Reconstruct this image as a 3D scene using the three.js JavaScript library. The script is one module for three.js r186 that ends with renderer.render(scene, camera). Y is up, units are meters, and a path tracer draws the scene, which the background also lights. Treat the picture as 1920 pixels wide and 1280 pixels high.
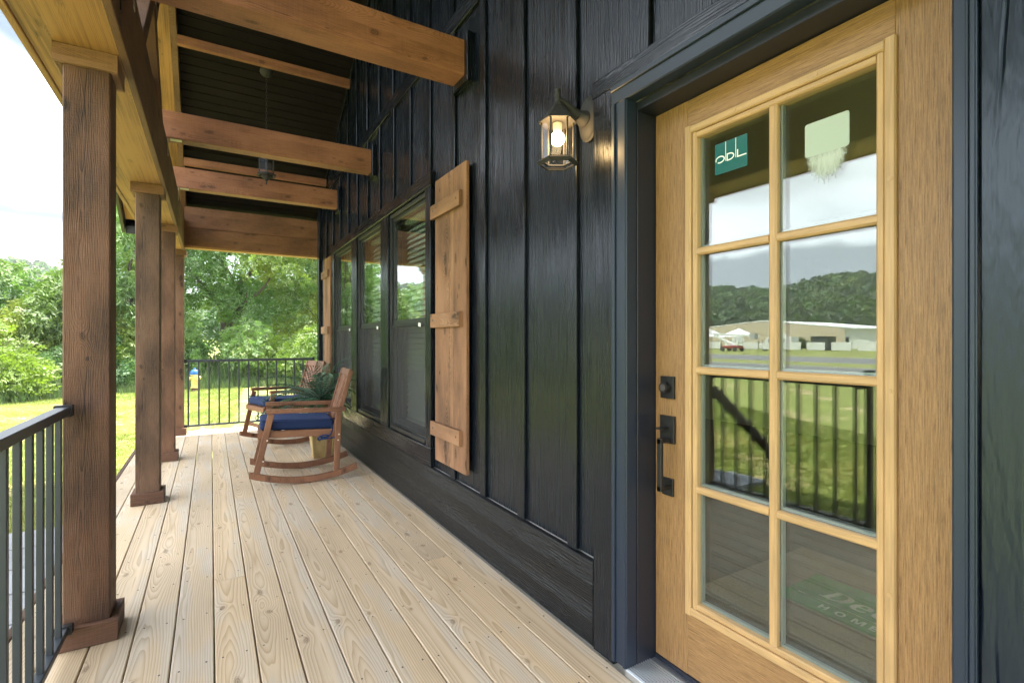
import * as THREE from 'three';
import { mergeGeometries } from 'three/addons/utils/BufferGeometryUtils.js';
import { RoundedBoxGeometry } from 'three/addons/geometries/RoundedBoxGeometry.js';

// ---------------------------------------------------------------- camera, sky, sun, exposure
const EXPOSURE = 6.8, SUN = 3.1, SKY_GAIN = 1.0;
const scene = new THREE.Scene();
const camera = new THREE.PerspectiveCamera(2 * Math.atan(640 / 940) * 180 / Math.PI, 1024 / 682, 0.05, 3000);
camera.position.set(0, 1.225, 0);
camera.rotation.y = -31.02 * Math.PI / 180;
camera.setViewOffset(1920, 1280, 0, 3, 1920, 1280);
const renderer = new THREE.WebGLRenderer({ antialias: true });
renderer.setSize(1024, 682);
renderer.toneMapping = THREE.LinearToneMapping;
renderer.toneMappingExposure = EXPOSURE;
renderer.shadowMap.enabled = true;
const sunDir = new THREE.Vector3(0.28, 1.0, -0.25).normalize();
const sun = new THREE.DirectionalLight(new THREE.Color().setRGB(1, 0.95, 0.88), SUN);
sun.position.copy(sunDir).multiplyScalar(60); sun.castShadow = true;
sun.shadow.mapSize.set(2048, 2048); sun.shadow.radius = 2;
Object.assign(sun.shadow.camera, { left: -30, right: 30, top: 30, bottom: -30, near: 1, far: 150 });
scene.add(sun, sun.target);

scene.fog = new THREE.FogExp2(new THREE.Color().setRGB(0.8, 0.86, 0.92), 0.00045);

// ---------------------------------------------------------------- random numbers and noise
function rng(seed) { let a = seed >>> 0; return () => { a = (a + 0x6D2B79F5) | 0; let t = Math.imul(a ^ (a >>> 15), 1 | a); t = (t + Math.imul(t ^ (t >>> 7), 61 | t)) ^ t; return ((t ^ (t >>> 14)) >>> 0) / 4294967296; }; }
const R = rng(7);
const lat = new Float32Array(65536); { const r = rng(99); for (let i = 0; i < 65536; i++) lat[i] = r() * 2 - 1; }
const hsh = (x, y, s) => lat[(Math.imul(x, 73856093) ^ Math.imul(y, 19349663) ^ Math.imul(s, 83492791)) >>> 8 & 65535];
function n2(x, y, px, py, s = 0) {          // value noise, repeating every px, py
  const xi = Math.floor(x), yi = Math.floor(y); let fx = x - xi, fy = y - yi;
  fx = fx * fx * (3 - 2 * fx); fy = fy * fy * (3 - 2 * fy);
  const x0 = ((xi % px) + px) % px, x1 = (x0 + 1) % px, y0 = ((yi % py) + py) % py, y1 = (y0 + 1) % py;
  const a = hsh(x0, y0, s), b = hsh(x1, y0, s), c = hsh(x0, y1, s), d = hsh(x1, y1, s);
  return a + (b - a) * fx + (c - a) * fy + (a - b - c + d) * fx * fy;
}
function fbm(x, y, px, py, oct, s = 0) { let v = 0, a = 0.5; for (let i = 0; i < oct; i++) { v += a * n2(x, y, px, py, s + i); x *= 2; y *= 2; px *= 2; py *= 2; a *= 0.5; } return v; }
const clamp = (v, a = 0, b = 1) => v < a ? a : v > b ? b : v, lerp = (a, b, t) => a + (b - a) * t;
const sst = (a, b, v) => { const t = clamp((v - a) / (b - a)); return t * t * (3 - 2 * t); };
const toS = c => { c = clamp(c); return 255 * (c <= 0.0031308 ? 12.92 * c : 1.055 * Math.pow(c, 1 / 2.4) - 0.055); };

// ---------------------------------------------------------------- the sky: blue with broken cumulus, the same all round
{
  const W = 1024, H = 512, d = new Float32Array(W * H * 4);
  for (let j = 0; j < H; j++) for (let i = 0; i < W; i++) {
    const el = ((j + 0.5) / H - 0.5) * Math.PI, az = ((i + 0.5) / W - 0.5) * 2 * Math.PI;
    const y = Math.sin(el), cx = Math.cos(el) * Math.cos(az), cz = Math.cos(el) * Math.sin(az), k = (j * W + i) * 4;
    let r, g, b;
    if (y <= 0) { r = 0.22; g = 0.24; b = 0.2; } else {
      const up = Math.pow(y, 0.55);
      r = lerp(0.125, 0.055, up); g = lerp(0.142, 0.083, up); b = lerp(0.158, 0.125, up);
      const px = cx / (y + 0.22) * 1.35 + 80.7, pz = cz / (y + 0.22) * 1.35 + 74.4;
      const f = fbm(px, pz, 512, 512, 6, 11) + 0.35 * fbm(px * 0.5, pz * 0.5, 512, 512, 2, 41);
      const c = sst(-0.02, 0.20, f), thick = sst(0.1, 0.6, f);
      const lit = 0.95 + 0.25 * fbm(px * 2 + 3, pz * 2, 512, 512, 4, 21) - 0.28 * thick;
      r = lerp(r, lit * 0.96, c); g = lerp(g, lit * 1.0, c); b = lerp(b, lit * 1.07, c);
    }
    d[k] = r * SKY_GAIN; d[k + 1] = g * SKY_GAIN; d[k + 2] = b * SKY_GAIN; d[k + 3] = 1;
  }
  const sky = new THREE.DataTexture(d, W, H, THREE.RGBAFormat, THREE.FloatType);
  sky.mapping = THREE.EquirectangularReflectionMapping; sky.magFilter = THREE.LinearFilter; sky.needsUpdate = true;
  scene.background = sky; scene.environment = sky;
}

// ---------------------------------------------------------------- textures
function tex(w, h, mw, mh, fn, srgb) {
  const d = new Uint8Array(w * h * 4), o = [0, 0, 0];
  for (let j = 0; j < h; j++) for (let i = 0; i < w; i++) {
    fn((i + 0.5) / w, (j + 0.5) / h, o); const k = (j * w + i) * 4;
    if (srgb) { d[k] = toS(o[0]); d[k + 1] = toS(o[1]); d[k + 2] = toS(o[2]); } else { d[k] = clamp(o[0]) * 255; d[k + 1] = clamp(o[1]) * 255; d[k + 2] = clamp(o[2]) * 255; }
    d[k + 3] = 255;
  }
  return finish(new THREE.DataTexture(d, w, h), mw, mh, srgb);
}
function finish(t, mw, mh, srgb) { t.wrapS = t.wrapT = THREE.RepeatWrapping; t.repeat.set(1 / mw, 1 / mh); t.magFilter = THREE.LinearFilter; if (srgb) t.colorSpace = THREE.SRGBColorSpace; t.needsUpdate = true; return t; }
// wood cut through year rings: strips side by side, each from its own log
function wood(w, h, mw, mh, strips, { ring = 0.006, knots = 3, seed = 1, depth = 0.03, wander = 0.018, knotSize = 0.011 } = {}) {
  const late = new Float32Array(w * h), fib = new Float32Array(w * h), kn = new Float32Array(w * h), blot = new Float32Array(w * h), sw = mw / strips;
  for (let s = 0; s < strips; s++) {
    const r = rng(seed * 100 + s), K = [];
    for (let q = 0; q < knots; q++) K.push([(r() - 0.5) * sw * 0.75, r() * mh, knotSize * (0.5 + r()), 1.1 + r() * 1.6, (r() - 0.5) * 1.2]);
    const cx0 = (r() - 0.5) * sw * 0.7, dd = depth * (0.5 + r()), i0 = Math.round(s * w / strips), i1 = Math.round((s + 1) * w / strips);
    for (let j = 0; j < h; j++) {
      const y = (j + 0.5) / h * mh, cx = cx0 + wander * n2(y / mh * 3, s * 7.3, 3, 999, seed), dep = dd * (1 + 0.9 * n2(y / mh * 4, s * 3.1 + 40, 4, 999, seed)) + dd * 0.16 * n2(y / mh * 9, s * 5.1, 9, 999, seed);
      for (let i = i0; i < i1; i++) {
        const x = ((i + 0.5) / w * mw) - (s + 0.5) * sw, k = j * w + i;
        let rad = Math.sqrt((x - cx) * (x - cx) + dep * dep), kk = 0;
        for (const q of K) {
          let dy = y - q[1]; if (dy > mh / 2) dy -= mh; if (dy < -mh / 2) dy += mh; dy = (dy + (x - q[0]) * q[4]) / q[3]; const dx = x - q[0], e = (dx * dx + dy * dy) / (q[2] * q[2]);
          if (e < 30) { rad += q[2] * 1.5 * Math.exp(-e / 5) ; if (e < 3) kk = Math.max(kk, (1 - sst(0.5, 1.3, Math.sqrt(e))) * (0.72 + 0.28 * Math.sin(Math.sqrt(e) * 14))); }
        }
        const ph = rad / ring + 0.28 * n2(x * 70, y / mh * 14, 9999, 14, s + seed * 3) , f = ph - Math.floor(ph);
        late[k] = Math.pow(f, 2.2) * (1 - sst(0.9, 1, f)) * 1.25;
        fib[k] = n2((i + 0.5) / w * mw * 900, y / mh * 50, 100000, 50, seed + s) * 0.6 + n2((i + 0.5) / w * mw * 380, y / mh * 16, 100000, 16, seed + s + 9) * 0.6;
        kn[k] = kk; blot[k] = fbm((i + 0.5) / w * 4 + s * 17, y / mh * 5, 4 + 999, 5, 3, seed + 50);
      }
    }
  }
  return (u, v, o) => { const k = Math.min(h - 1, v * h | 0) * w + Math.min(w - 1, u * w | 0); return [late[k], fib[k], kn[k], blot[k]]; };
}
// pale treated pine, four boards wide
const dw = wood(1024, 2048, 0.572, 2.4, 4, { ring: 0.0085, knots: 3, seed: 3, depth: 0.035, knotSize: 0.010 });
const deckMap = tex(1024, 2048, 0.572, 2.4, (u, v, o) => {
  const [l, f, k, b] = dw(u, v), sp = hsh(u * 1024 | 0, v * 2048 | 0, 5);
  const nail = 0;
  let t = 1 - 0.24 * l + 0.06 * f + 0.22 * b;
  o[0] = 0.635 * t * (1 - 0.03 * l); o[1] = 0.51 * t * (1 - 0.10 * l); o[2] = 0.355 * t * (1 - 0.21 * l);
  const g = sst(0.05, 0.35, b); o[0] *= 1 - 0.10 * g; o[1] *= 1 - 0.03 * g; o[2] *= 1 + 0.10 * g;
  const kk = k * 0.72; o[0] = lerp(o[0], 0.15, kk); o[1] = lerp(o[1], 0.085, kk); o[2] = lerp(o[2], 0.045, kk);
  if (sp > 0.9985) { o[0] *= 0.45; o[1] *= 0.42; o[2] *= 0.4; }
}, true);
const deckBump = tex(1024, 2048, 0.572, 2.4, (u, v, o) => { const [l, f, k] = dw(u, v); o[0] = o[1] = o[2] = 0.5 + 0.3 * l + 0.12 * f - 0.25 * k; });
// rough sawn cedar / pine, stained (neutral, tinted by each material)
const rw = wood(1024, 1024, 0.6, 1.2, 4, { ring: 0.005, knots: 3, seed: 8, depth: 0.03, wander: 0.03, knotSize: 0.013 });
const saw = (u, v) => n2(v * 300, u * 5, 300, 5, 77) * 0.6 + n2(v * 640, u * 16, 640, 16, 78) * 0.4;
const roughMap = tex(1024, 1024, 0.6, 1.2, (u, v, o) => {
  const [l, f, k, b] = rw(u, v); const sp = hsh(u * 1024 | 0, v * 1024 | 0, 9);
  let t = 0.86 - 0.34 * l + 0.20 * f + 0.34 * b + 0.07 * saw(u, v) + 0.07 * sp - 0.45 * k; t = Math.max(0.14, t);
  const w = sst(0.1, 0.4, b) * 0.5; o[0] = t; o[1] = t * (0.97 + 0.06 * w); o[2] = t * (0.94 + 0.14 * w);
}, true);
const roughBump = tex(1024, 1024, 0.6, 1.2, (u, v, o) => { const [l, f, k] = rw(u, v); o[0] = o[1] = o[2] = 0.45 + 0.3 * l + 0.22 * f + 0.16 * saw(u, v) + 0.1 * hsh(u * 1024 | 0, v * 1024 | 0, 10) + 0.15 * k; });
const softMap = tex(512, 512, 0.6, 1.8, (u, v, o) => { const [l, f, k] = rw(u, v); const b = fbm(u * 3, v * 3, 3, 3, 4, 141), p = n2(u * 90, v * 5, 90, 5, 142); o[0] = o[1] = o[2] = 0.86 + 0.50 * b + 0.22 * p - 0.20 * l - 0.35 * k + 0.10 * f; }, true);
const postMap = tex(1024, 1024, 0.6, 1.2, (u, v, o) => {
  const [l, f, k, b] = rw(u, v), sp = hsh(u * 1024 | 0, v * 1024 | 0, 9), bl = fbm(u * 5, v * 4, 5, 4, 4, 151), band = sst(0.0, 0.4, n2(u * 7, v * 2, 7, 2, 152));
  let t = 0.80 - (0.05 + 0.30 * band) * l + 0.13 * f * (0.4 + band) + 0.62 * bl + 0.16 * sp - 0.55 * k; t = clamp(t, 0.10, 1.3);
  const w = sst(0.15, 0.45, bl) * 0.6; o[0] = t * (1 - 0.1 * w); o[1] = t * (0.97 + 0.08 * w); o[2] = t * (0.92 + 0.22 * w);
}, true);
// pressed wood-grain siding, bump only
const sw_ = wood(1024, 1024, 0.82, 1.64, 2, { ring: 0.009, knots: 3, seed: 21, depth: 0.05, wander: 0.06, knotSize: 0.012 });
const sidingBump = tex(1024, 1024, 0.82, 1.64, (u, v, o) => {
  const [l, f] = sw_(u, v); const st = n2(u * 170, v * 7, 170, 7, 31) * 0.5 + n2(u * 330, v * 12, 330, 12, 32) * 0.35;
  const fine = n2(u * 500, v * 260, 500, 260, 33) * 0.05, pit = n2(u * 90, v * 110, 90, 110, 36) * 0.06;
  o[0] = o[1] = o[2] = 0.5 + 0.28 * l * sst(-0.3, 0.3, n2(u * 5, v * 3, 5, 3, 34)) + 0.33 * st + fine + pit;
});
const sidingRough = tex(512, 512, 0.82, 1.64, (u, v, o) => { const a = 0.24 + 0.08 * fbm(u * 6, v * 4, 6, 4, 3, 61) + 0.10 * n2(u * 170, v * 7, 170, 7, 31); o[0] = o[1] = o[2] = a; });
// stained oak-grain door skin: short dark pores
const trimBump = tex(512, 1024, 0.40, 1.6, (u, v, o) => { // cracks along the grain, a few knots, brushed paint
  let h = 0.6 + 0.10 * fbm(u * 40, v * 30, 40, 30, 3, 161); for (let k = 0; k < 11; k++) { const x = (k + 0.5) / 11 + 0.05 * n2(3.5 + k * 9, v * 5, 999, 5, 162) + 0.012 * n2(7.5 + k * 9, v * 24, 999, 24, 163), d = Math.abs(u - x); h -= 0.5 * sst(-0.1, 0.3, n2(k * 5 + 0.5, v * 4, 999, 4, 164)) * (1 - sst(0.0, 0.016, d)); }
  for (const [x, y] of [[0.3, 0.35], [0.7, 0.8]]) { const d = Math.hypot((u - x) * 0.4, (v - y) * 1.6) / 0.016; h -= 0.35 * Math.exp(-d * d) * (0.6 + 0.4 * Math.sin(d * 9)); }
  o[0] = o[1] = o[2] = h; });
const oakMap = tex(1024, 1024, 0.24, 0.48, (u, v, o) => {
  const p = n2(u * 210, v * 11, 210, 11, 3), p2 = n2(u * 120, v * 24, 120, 24, 4), b = fbm(u * 7, v * 2, 7, 2, 3, 5), w = n2(u * 420, v * 90, 420, 90, 6);
  const pore = 0.38 + 0.32 * p + 0.16 * p2 + 0.16 * w + 0.14 * sst(0.45, 0.8, p); const t = 1 + 0.12 * b;
  o[0] = lerp(0.38, 0.150, clamp(pore)) * t; o[1] = lerp(0.220, 0.076, clamp(pore)) * t; o[2] = lerp(0.088, 0.030, clamp(pore)) * t;
}, true);
const oakBump = tex(512, 512, 0.24, 0.48, (u, v, o) => { o[0] = o[1] = o[2] = 0.6 - 0.4 * sst(-0.3, 0.75, n2(u * 210, v * 11, 210, 11, 3)); });
const honeyMap = tex(256, 512, 0.2, 0.6, (u, v, o) => { const f = n2(u * 60, v * 8, 60, 8, 71), b = fbm(u * 3, v * 5, 3, 5, 3, 72), t = 1 + 0.14 * f + 0.16 * b; o[0] = 0.48 * t; o[1] = 0.31 * t; o[2] = 0.14 * t; }, true);
const turfMap = tex(1024, 1024, 5, 5, (u, v, o) => {
  const a = fbm(u * 6, v * 6, 6, 6, 4, 81), c = fbm(u * 90, v * 90, 90, 90, 3, 82), s = hsh(u * 1024 | 0, v * 1024 | 0, 83), dry = sst(0.12, 0.42, a + 0.5 * c);
  const t = 1 + 0.5 * c + 0.22 * s; o[0] = lerp(0.21, 0.38, dry) * t; o[1] = lerp(0.24, 0.31, dry) * t; o[2] = lerp(0.055, 0.15, dry) * t;
}, true);
const grit = tex(512, 512, 1, 1, (u, v, o) => { const a = fbm(u * 8, v * 8, 8, 8, 4, 91), s = hsh(u * 512 | 0, v * 512 | 0, 92), t = 0.85 + 0.35 * a + 0.16 * s; o[0] = o[1] = o[2] = t; }, true);
const weave = tex(256, 256, 0.06, 0.06, (u, v, o) => { const a = Math.sin(u * Math.PI * 64) * Math.sin(v * Math.PI * 64), t = 0.5 + 0.25 * a + 0.2 * hsh(u * 256 | 0, v * 256 | 0, 95); o[0] = o[1] = o[2] = t; });

// ---------------------------------------------------------------- materials
const lin = (r, g, b) => new THREE.Color().setRGB(r, g, b);
const std = (c, o = {}) => new THREE.MeshStandardMaterial({ color: lin(...c), roughness: 0.6, metalness: 0, ...o });
const phys = (c, o = {}) => new THREE.MeshPhysicalMaterial({ color: lin(...c), roughness: 0.6, metalness: 0, ...o });
const postWood = (c) => std(c, { map: postMap, bumpMap: roughBump, bumpScale: 0.0028, roughness: 0.7 });
const roughWood = (c, r = 0.75, b = 0.0016) => std(c, { map: roughMap, bumpMap: roughBump, bumpScale: b, roughness: r });
const softWood = (c, r) => std(c, { map: softMap, bumpMap: roughBump, bumpScale: 0.0006, roughness: r });
const M = {
  deck: [[1, 1, 1], [0.95, 0.94, 0.92], [1.03, 1.0, 0.95], [0.93, 0.935, 0.95]].map(c => std(c, { map: deckMap, bumpMap: deckBump, bumpScale: 0.0007, roughness: 0.62 })),
  post: postWood([0.185, 0.092, 0.055]), postB: postWood([0.19, 0.108, 0.068]), postC: postWood([0.235, 0.118, 0.068]),
  base: roughWood([0.17, 0.085, 0.05]), cap: roughWood([0.29, 0.155, 0.085]),
  beam: roughWood([0.41, 0.178, 0.085], 0.6, 0.0012), beamDark: roughWood([0.31, 0.145, 0.066], 0.6, 0.0012),
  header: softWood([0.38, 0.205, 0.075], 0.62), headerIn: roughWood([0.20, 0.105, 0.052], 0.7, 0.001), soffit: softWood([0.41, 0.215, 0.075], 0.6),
  shutter: postWood([0.36, 0.185, 0.098]), shutterB: postWood([0.40, 0.215, 0.115]),
  rim: roughWood([0.13, 0.07, 0.045]),
  siding: phys([0.0065, 0.0095, 0.0148], { specularColor: lin(0.90, 0.96, 1.0), specularIntensity: 0.8, bumpMap: sidingBump, bumpScale: 0.0014, roughness: 1, roughnessMap: sidingRough }),
  batten: phys([0.0065, 0.009, 0.0135], { specularColor: lin(0.90, 0.96, 1.0), specularIntensity: 0.8, bumpMap: sidingBump, bumpScale: 0.0014, roughness: 1, roughnessMap: sidingRough }),
  skirt: phys([0.008, 0.0095, 0.012], { specularIntensity: 0.7, bumpMap: deckBump, bumpScale: 0.010, roughness: 0.34 }),
  casing: phys([0.017, 0.026, 0.046], { specularColor: lin(0.85, 0.94, 1.0), roughness: 0.38, bumpMap: grit, bumpScale: 0.0002 }),
  trimWood: phys([0.008, 0.013, 0.022], { specularColor: lin(0.80, 0.92, 1.0), bumpMap: trimBump, bumpScale: 0.010, roughness: 0.30 }),
  jamb: std([0.014, 0.018, 0.030], { roughness: 0.42 }),
  vinyl: std([0.016, 0.018, 0.019], { roughness: 0.35 }),
  oak: std([1, 1, 1], { map: oakMap, bumpMap: oakBump, bumpScale: 0.0004, roughness: 0.48 }),
  honey: std([1, 1, 1], { map: honeyMap, roughness: 0.42 }),
  glass: phys([0.93, 0.97, 0.95], { transmission: 1, thickness: 0, roughness: 0, ior: 1.62 }),
  winGlass: phys([0.95, 0.985, 0.965], { transmission: 1, thickness: 0, roughness: 0, ior: 2.0 }),
  screen: phys([0.045, 0.047, 0.048], { roughness: 0.9, transparent: true, opacity: 0.42 }),
  clear: phys([0.98, 0.90, 0.74], { transmission: 1, thickness: 0, roughness: 0.02, ior: 1.45 }),
  spacer: std([0.30, 0.33, 0.34], { roughness: 0.35, metalness: 0.4 }),
  black: std([0.018, 0.018, 0.019], { roughness: 0.45, metalness: 0.3 }),
  rail: std([0.040, 0.049, 0.060], { roughness: 0.42 }),
  iron: std([0.034, 0.034, 0.036], { roughness: 0.7, bumpMap: grit, bumpScale: 0.0006 }),
  alu: std([0.62, 0.66, 0.70], { roughness: 0.34, metalness: 0.85 }),
  zinc: std([0.6, 0.58, 0.52], { roughness: 0.35, metalness: 0.9 }),
  ceiling: phys([0.0125, 0.0088, 0.0085], { map: roughMap, roughness: 0.65, specularIntensity: 0.3 }),
  roofing: std([0.03, 0.031, 0.034], { roughness: 0.8, bumpMap: grit, bumpScale: 0.002 }),
  inner: std([0.62, 0.60, 0.57], { roughness: 0.9 }), innerFloor: std([0.06, 0.045, 0.038], { roughness: 0.55 }),
  slat: std([0.75, 0.77, 0.74], { roughness: 0.55 }),
  teak: std([0.30, 0.135, 0.070], { map: roughMap, roughness: 0.5, bumpMap: roughBump, bumpScale: 0.0003 }),
  cushion: phys([0.007, 0.024, 0.095], { roughness: 0.85, bumpMap: weave, bumpScale: 0.0004, sheen: 0.5, sheenColor: lin(0.06, 0.12, 0.3), sheenRoughness: 0.6 }),
  cord: std([0.012, 0.035, 0.13], { roughness: 0.8 }),
  bolt: std([0.75, 0.73, 0.68], { roughness: 0.3, metalness: 0.8 }), screw: std([0.10, 0.09, 0.09], { roughness: 0.5, metalness: 0.6 }),
  planter: std([0.60, 0.45, 0.20], { map: roughMap, bumpMap: roughBump, bumpScale: 0.001, roughness: 0.8 }),
  fern: phys([0.035, 0.095, 0.045], { roughness: 0.6, side: THREE.DoubleSide }), fernPale: phys([0.09, 0.17, 0.12], { roughness: 0.6, side: THREE.DoubleSide }),
  turf: std([1, 1, 1], { map: turfMap, roughness: 1 }), grassBlade: phys([0.27, 0.32, 0.075], { roughness: 0.9, side: THREE.DoubleSide, transmission: 0.3, thickness: 0 }),
  bark: std([0.11, 0.085, 0.065], { roughness: 0.95, bumpMap: roughBump, bumpScale: 0.01 }), barkPale: std([0.33, 0.29, 0.24], { roughness: 0.9 }),
  log: std([0.20, 0.17, 0.145], { map: roughMap, bumpMap: roughBump, bumpScale: 0.006, roughness: 0.9 }),
  slab: std([0.33, 0.34, 0.37], { map: grit, bumpMap: grit, bumpScale: 0.006, roughness: 0.85 }),
  asphalt: std([0.20, 0.195, 0.20], { map: grit, roughness: 0.95 }), white: std([0.86, 0.86, 0.85], { roughness: 0.6 }),
  tan: std([0.68, 0.57, 0.43], { roughness: 0.8 }), roofMetal: std([0.5, 0.5, 0.5], { roughness: 0.5 }), darkBin: std([0.06, 0.07, 0.07], { roughness: 0.6 }),
  hydYellow: std([0.62, 0.48, 0.17], { roughness: 0.55 }), hydBlue: std([0.02, 0.12, 0.36], { roughness: 0.45 }), rust: std([0.13, 0.07, 0.05], { roughness: 0.9 }),
};
const leafMat = (c) => phys(c, { vertexColors: true, roughness: 0.75, side: THREE.DoubleSide, transmission: 0.6, thickness: 0 });
M.leaf = leafMat([1, 1, 1]);

// ---------------------------------------------------------------- building helpers
const taken = new Map(), bases = new WeakMap();
function numbered(n) { const k = taken.get(n) || 0; taken.set(n, k + 1); return k ? n + '_' + String(k).padStart(3, '0') : n; }
function thing(name, label, category, base = [0, 0, 0], turn = 0, group) {
  const o = new THREE.Group(); o.name = numbered(name); o.position.set(...base); o.rotation.y = turn; o.userData = { label, category };
  if (group) o.userData.group = group; scene.add(o); bases.set(o, turn ? [0, 0, 0] : base); return o;
}
function struct(name, base = [0, 0, 0]) { const o = new THREE.Group(); o.name = numbered(name); o.position.set(...base); o.userData.kind = 'structure'; scene.add(o); bases.set(o, base); return o; }
function put(parent, name, geo, mat, p = [0, 0, 0]) {                 // p in the world, for parents that are not turned
  const m = new THREE.Mesh(geo, mat); m.name = name; m.castShadow = m.receiveShadow = true;
  const b = bases.get(parent) || [0, 0, 0]; m.position.set(p[0] - b[0], p[1] - b[1], p[2] - b[2]);
  bases.set(m, p); (parent || scene).add(m); return m;
}
// a board: width along x, length along y, thickness along z, edges eased; uv in metres along the grain
function boardGeo(w, L, t, ch = 0.002, uo = 0, vo = 0) {
  const a = w / 2, c = t / 2, k = Math.min(ch, a * 0.45, c * 0.45), S = k > 0 ? [[-a + k, c], [a - k, c], [a, c - k], [a, -c + k], [a - k, -c], [-a + k, -c], [-a, -c + k], [-a, c - k]] : [[-a, c], [a, c], [a, -c], [-a, -c]];
  const P = [], U = [], n = S.length; let per = 0;
  for (let i = 0; i < n; i++) {
    const [x0, z0] = S[i], [x1, z1] = S[(i + 1) % n], d = Math.hypot(x1 - x0, z1 - z0), u0 = uo + per, u1 = uo + per + d; per += d;
    const A = [x0, -L / 2, z0], B = [x1, -L / 2, z1], C = [x1, L / 2, z1], D = [x0, L / 2, z0], v0 = vo, v1 = vo + L;
    P.push(...A, ...B, ...C, ...A, ...C, ...D); U.push(u0, v0, u1, v0, u1, v1, u0, v0, u1, v1, u0, v1);
  }
  for (const s of [-1, 1]) for (let i = 1; i < n - 1; i++) { const q = s > 0 ? [0, i, i + 1] : [0, i + 1, i]; for (const e of q) { P.push(S[e][0], s * L / 2, S[e][1]); U.push(uo + S[e][0], vo + S[e][1] * 0.3); } }
  const g = new THREE.BufferGeometry(); g.setAttribute('position', new THREE.Float32BufferAttribute(P, 3)); g.setAttribute('uv', new THREE.Float32BufferAttribute(U, 2)); g.computeVertexNormals(); return g;
}
const AX = { y: [[1, 0, 0], [0, 1, 0], [0, 0, 1]], z: [[1, 0, 0], [0, 0, 1], [0, -1, 0]], x: [[0, 1, 0], [1, 0, 0], [0, 0, -1]] };
function boxGeo(sx, sy, sz, axis = 'y', ch = 0.002, uo = R() * 3, vo = R() * 5) {
  const g = axis === 'y' ? boardGeo(sx, sy, sz, ch, uo, vo) : axis === 'z' ? boardGeo(sx, sz, sy, ch, uo, vo) : boardGeo(sy, sx, sz, ch, uo, vo);
  if (axis !== 'y') { const [a, b, c] = AX[axis].map(v => new THREE.Vector3(...v)); g.applyMatrix4(new THREE.Matrix4().makeBasis(a, b, c)); }
  return g;
}
// axis-aligned piece between two corners
function bx(parent, name, mat, x, y, z, axis = 'y', ch = 0.002) { return put(parent, name, boxGeo(x[1] - x[0], y[1] - y[0], z[1] - z[0], axis, ch), mat, [(x[0] + x[1]) / 2, (y[0] + y[1]) / 2, (z[0] + z[1]) / 2]); }
// a straight bar from a to b, w wide along the direction side, t thick
function barGeo(a, b, w, t, side = [1, 0, 0], ch = 0.002) {
  const A = new THREE.Vector3(...a), B = new THREE.Vector3(...b), Y = B.clone().sub(A), L = Y.length(); Y.normalize();
  let X = new THREE.Vector3(...side); X.addScaledVector(Y, -X.dot(Y)).normalize(); const Z = X.clone().cross(Y);
  const g = boardGeo(w, L, t, ch, R() * 3, R() * 5); g.applyMatrix4(new THREE.Matrix4().makeBasis(X, Y, Z).setPosition(A.add(B).multiplyScalar(0.5))); return g;
}
function bar(parent, name, mat, a, b, w, t, side, ch) { const g = barGeo(a, b, w, t, side, ch), c = [(a[0] + b[0]) / 2, (a[1] + b[1]) / 2, (a[2] + b[2]) / 2]; g.translate(-c[0], -c[1], -c[2]); return put(parent, name, g, mat, c); }
function cyl(parent, name, mat, a, b, r0, r1 = r0, seg = 12) {
  const A = new THREE.Vector3(...a), B = new THREE.Vector3(...b), d = B.clone().sub(A), g = new THREE.CylinderGeometry(r1, r0, d.length(), seg);
  g.applyQuaternion(new THREE.Quaternion().setFromUnitVectors(new THREE.Vector3(0, 1, 0), d.normalize())); const c = A.add(B).multiplyScalar(0.5); return put(parent, name, g, mat, [c.x, c.y, c.z]);
}
function lathe(pts, seg = 24) { return new THREE.LatheGeometry(pts.map(p => new THREE.Vector2(...p)), seg); }
function tubeGeo(pts, r, seg = 24, rs = 7) { return new THREE.TubeGeometry(new THREE.CatmullRomCurve3(pts.map(p => new THREE.Vector3(...p))), seg, r, rs); }
function panelZY(pts, t) { const g = new THREE.ExtrudeGeometry(new THREE.Shape(pts.map(p => new THREE.Vector2(-p[0], p[1]))), { depth: t, bevelEnabled: false }); g.rotateY(Math.PI / 2); return g; }   // outline in (z, y), grows towards +x

// ---------------------------------------------------------------- measures
const DOORX = 1.4365, RIDGE = -3.6;
const ceil = z => 2.95 + 0.565 * (z < RIDGE ? z + 7.75 : (2 * RIDGE - z) + 7.75);

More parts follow.
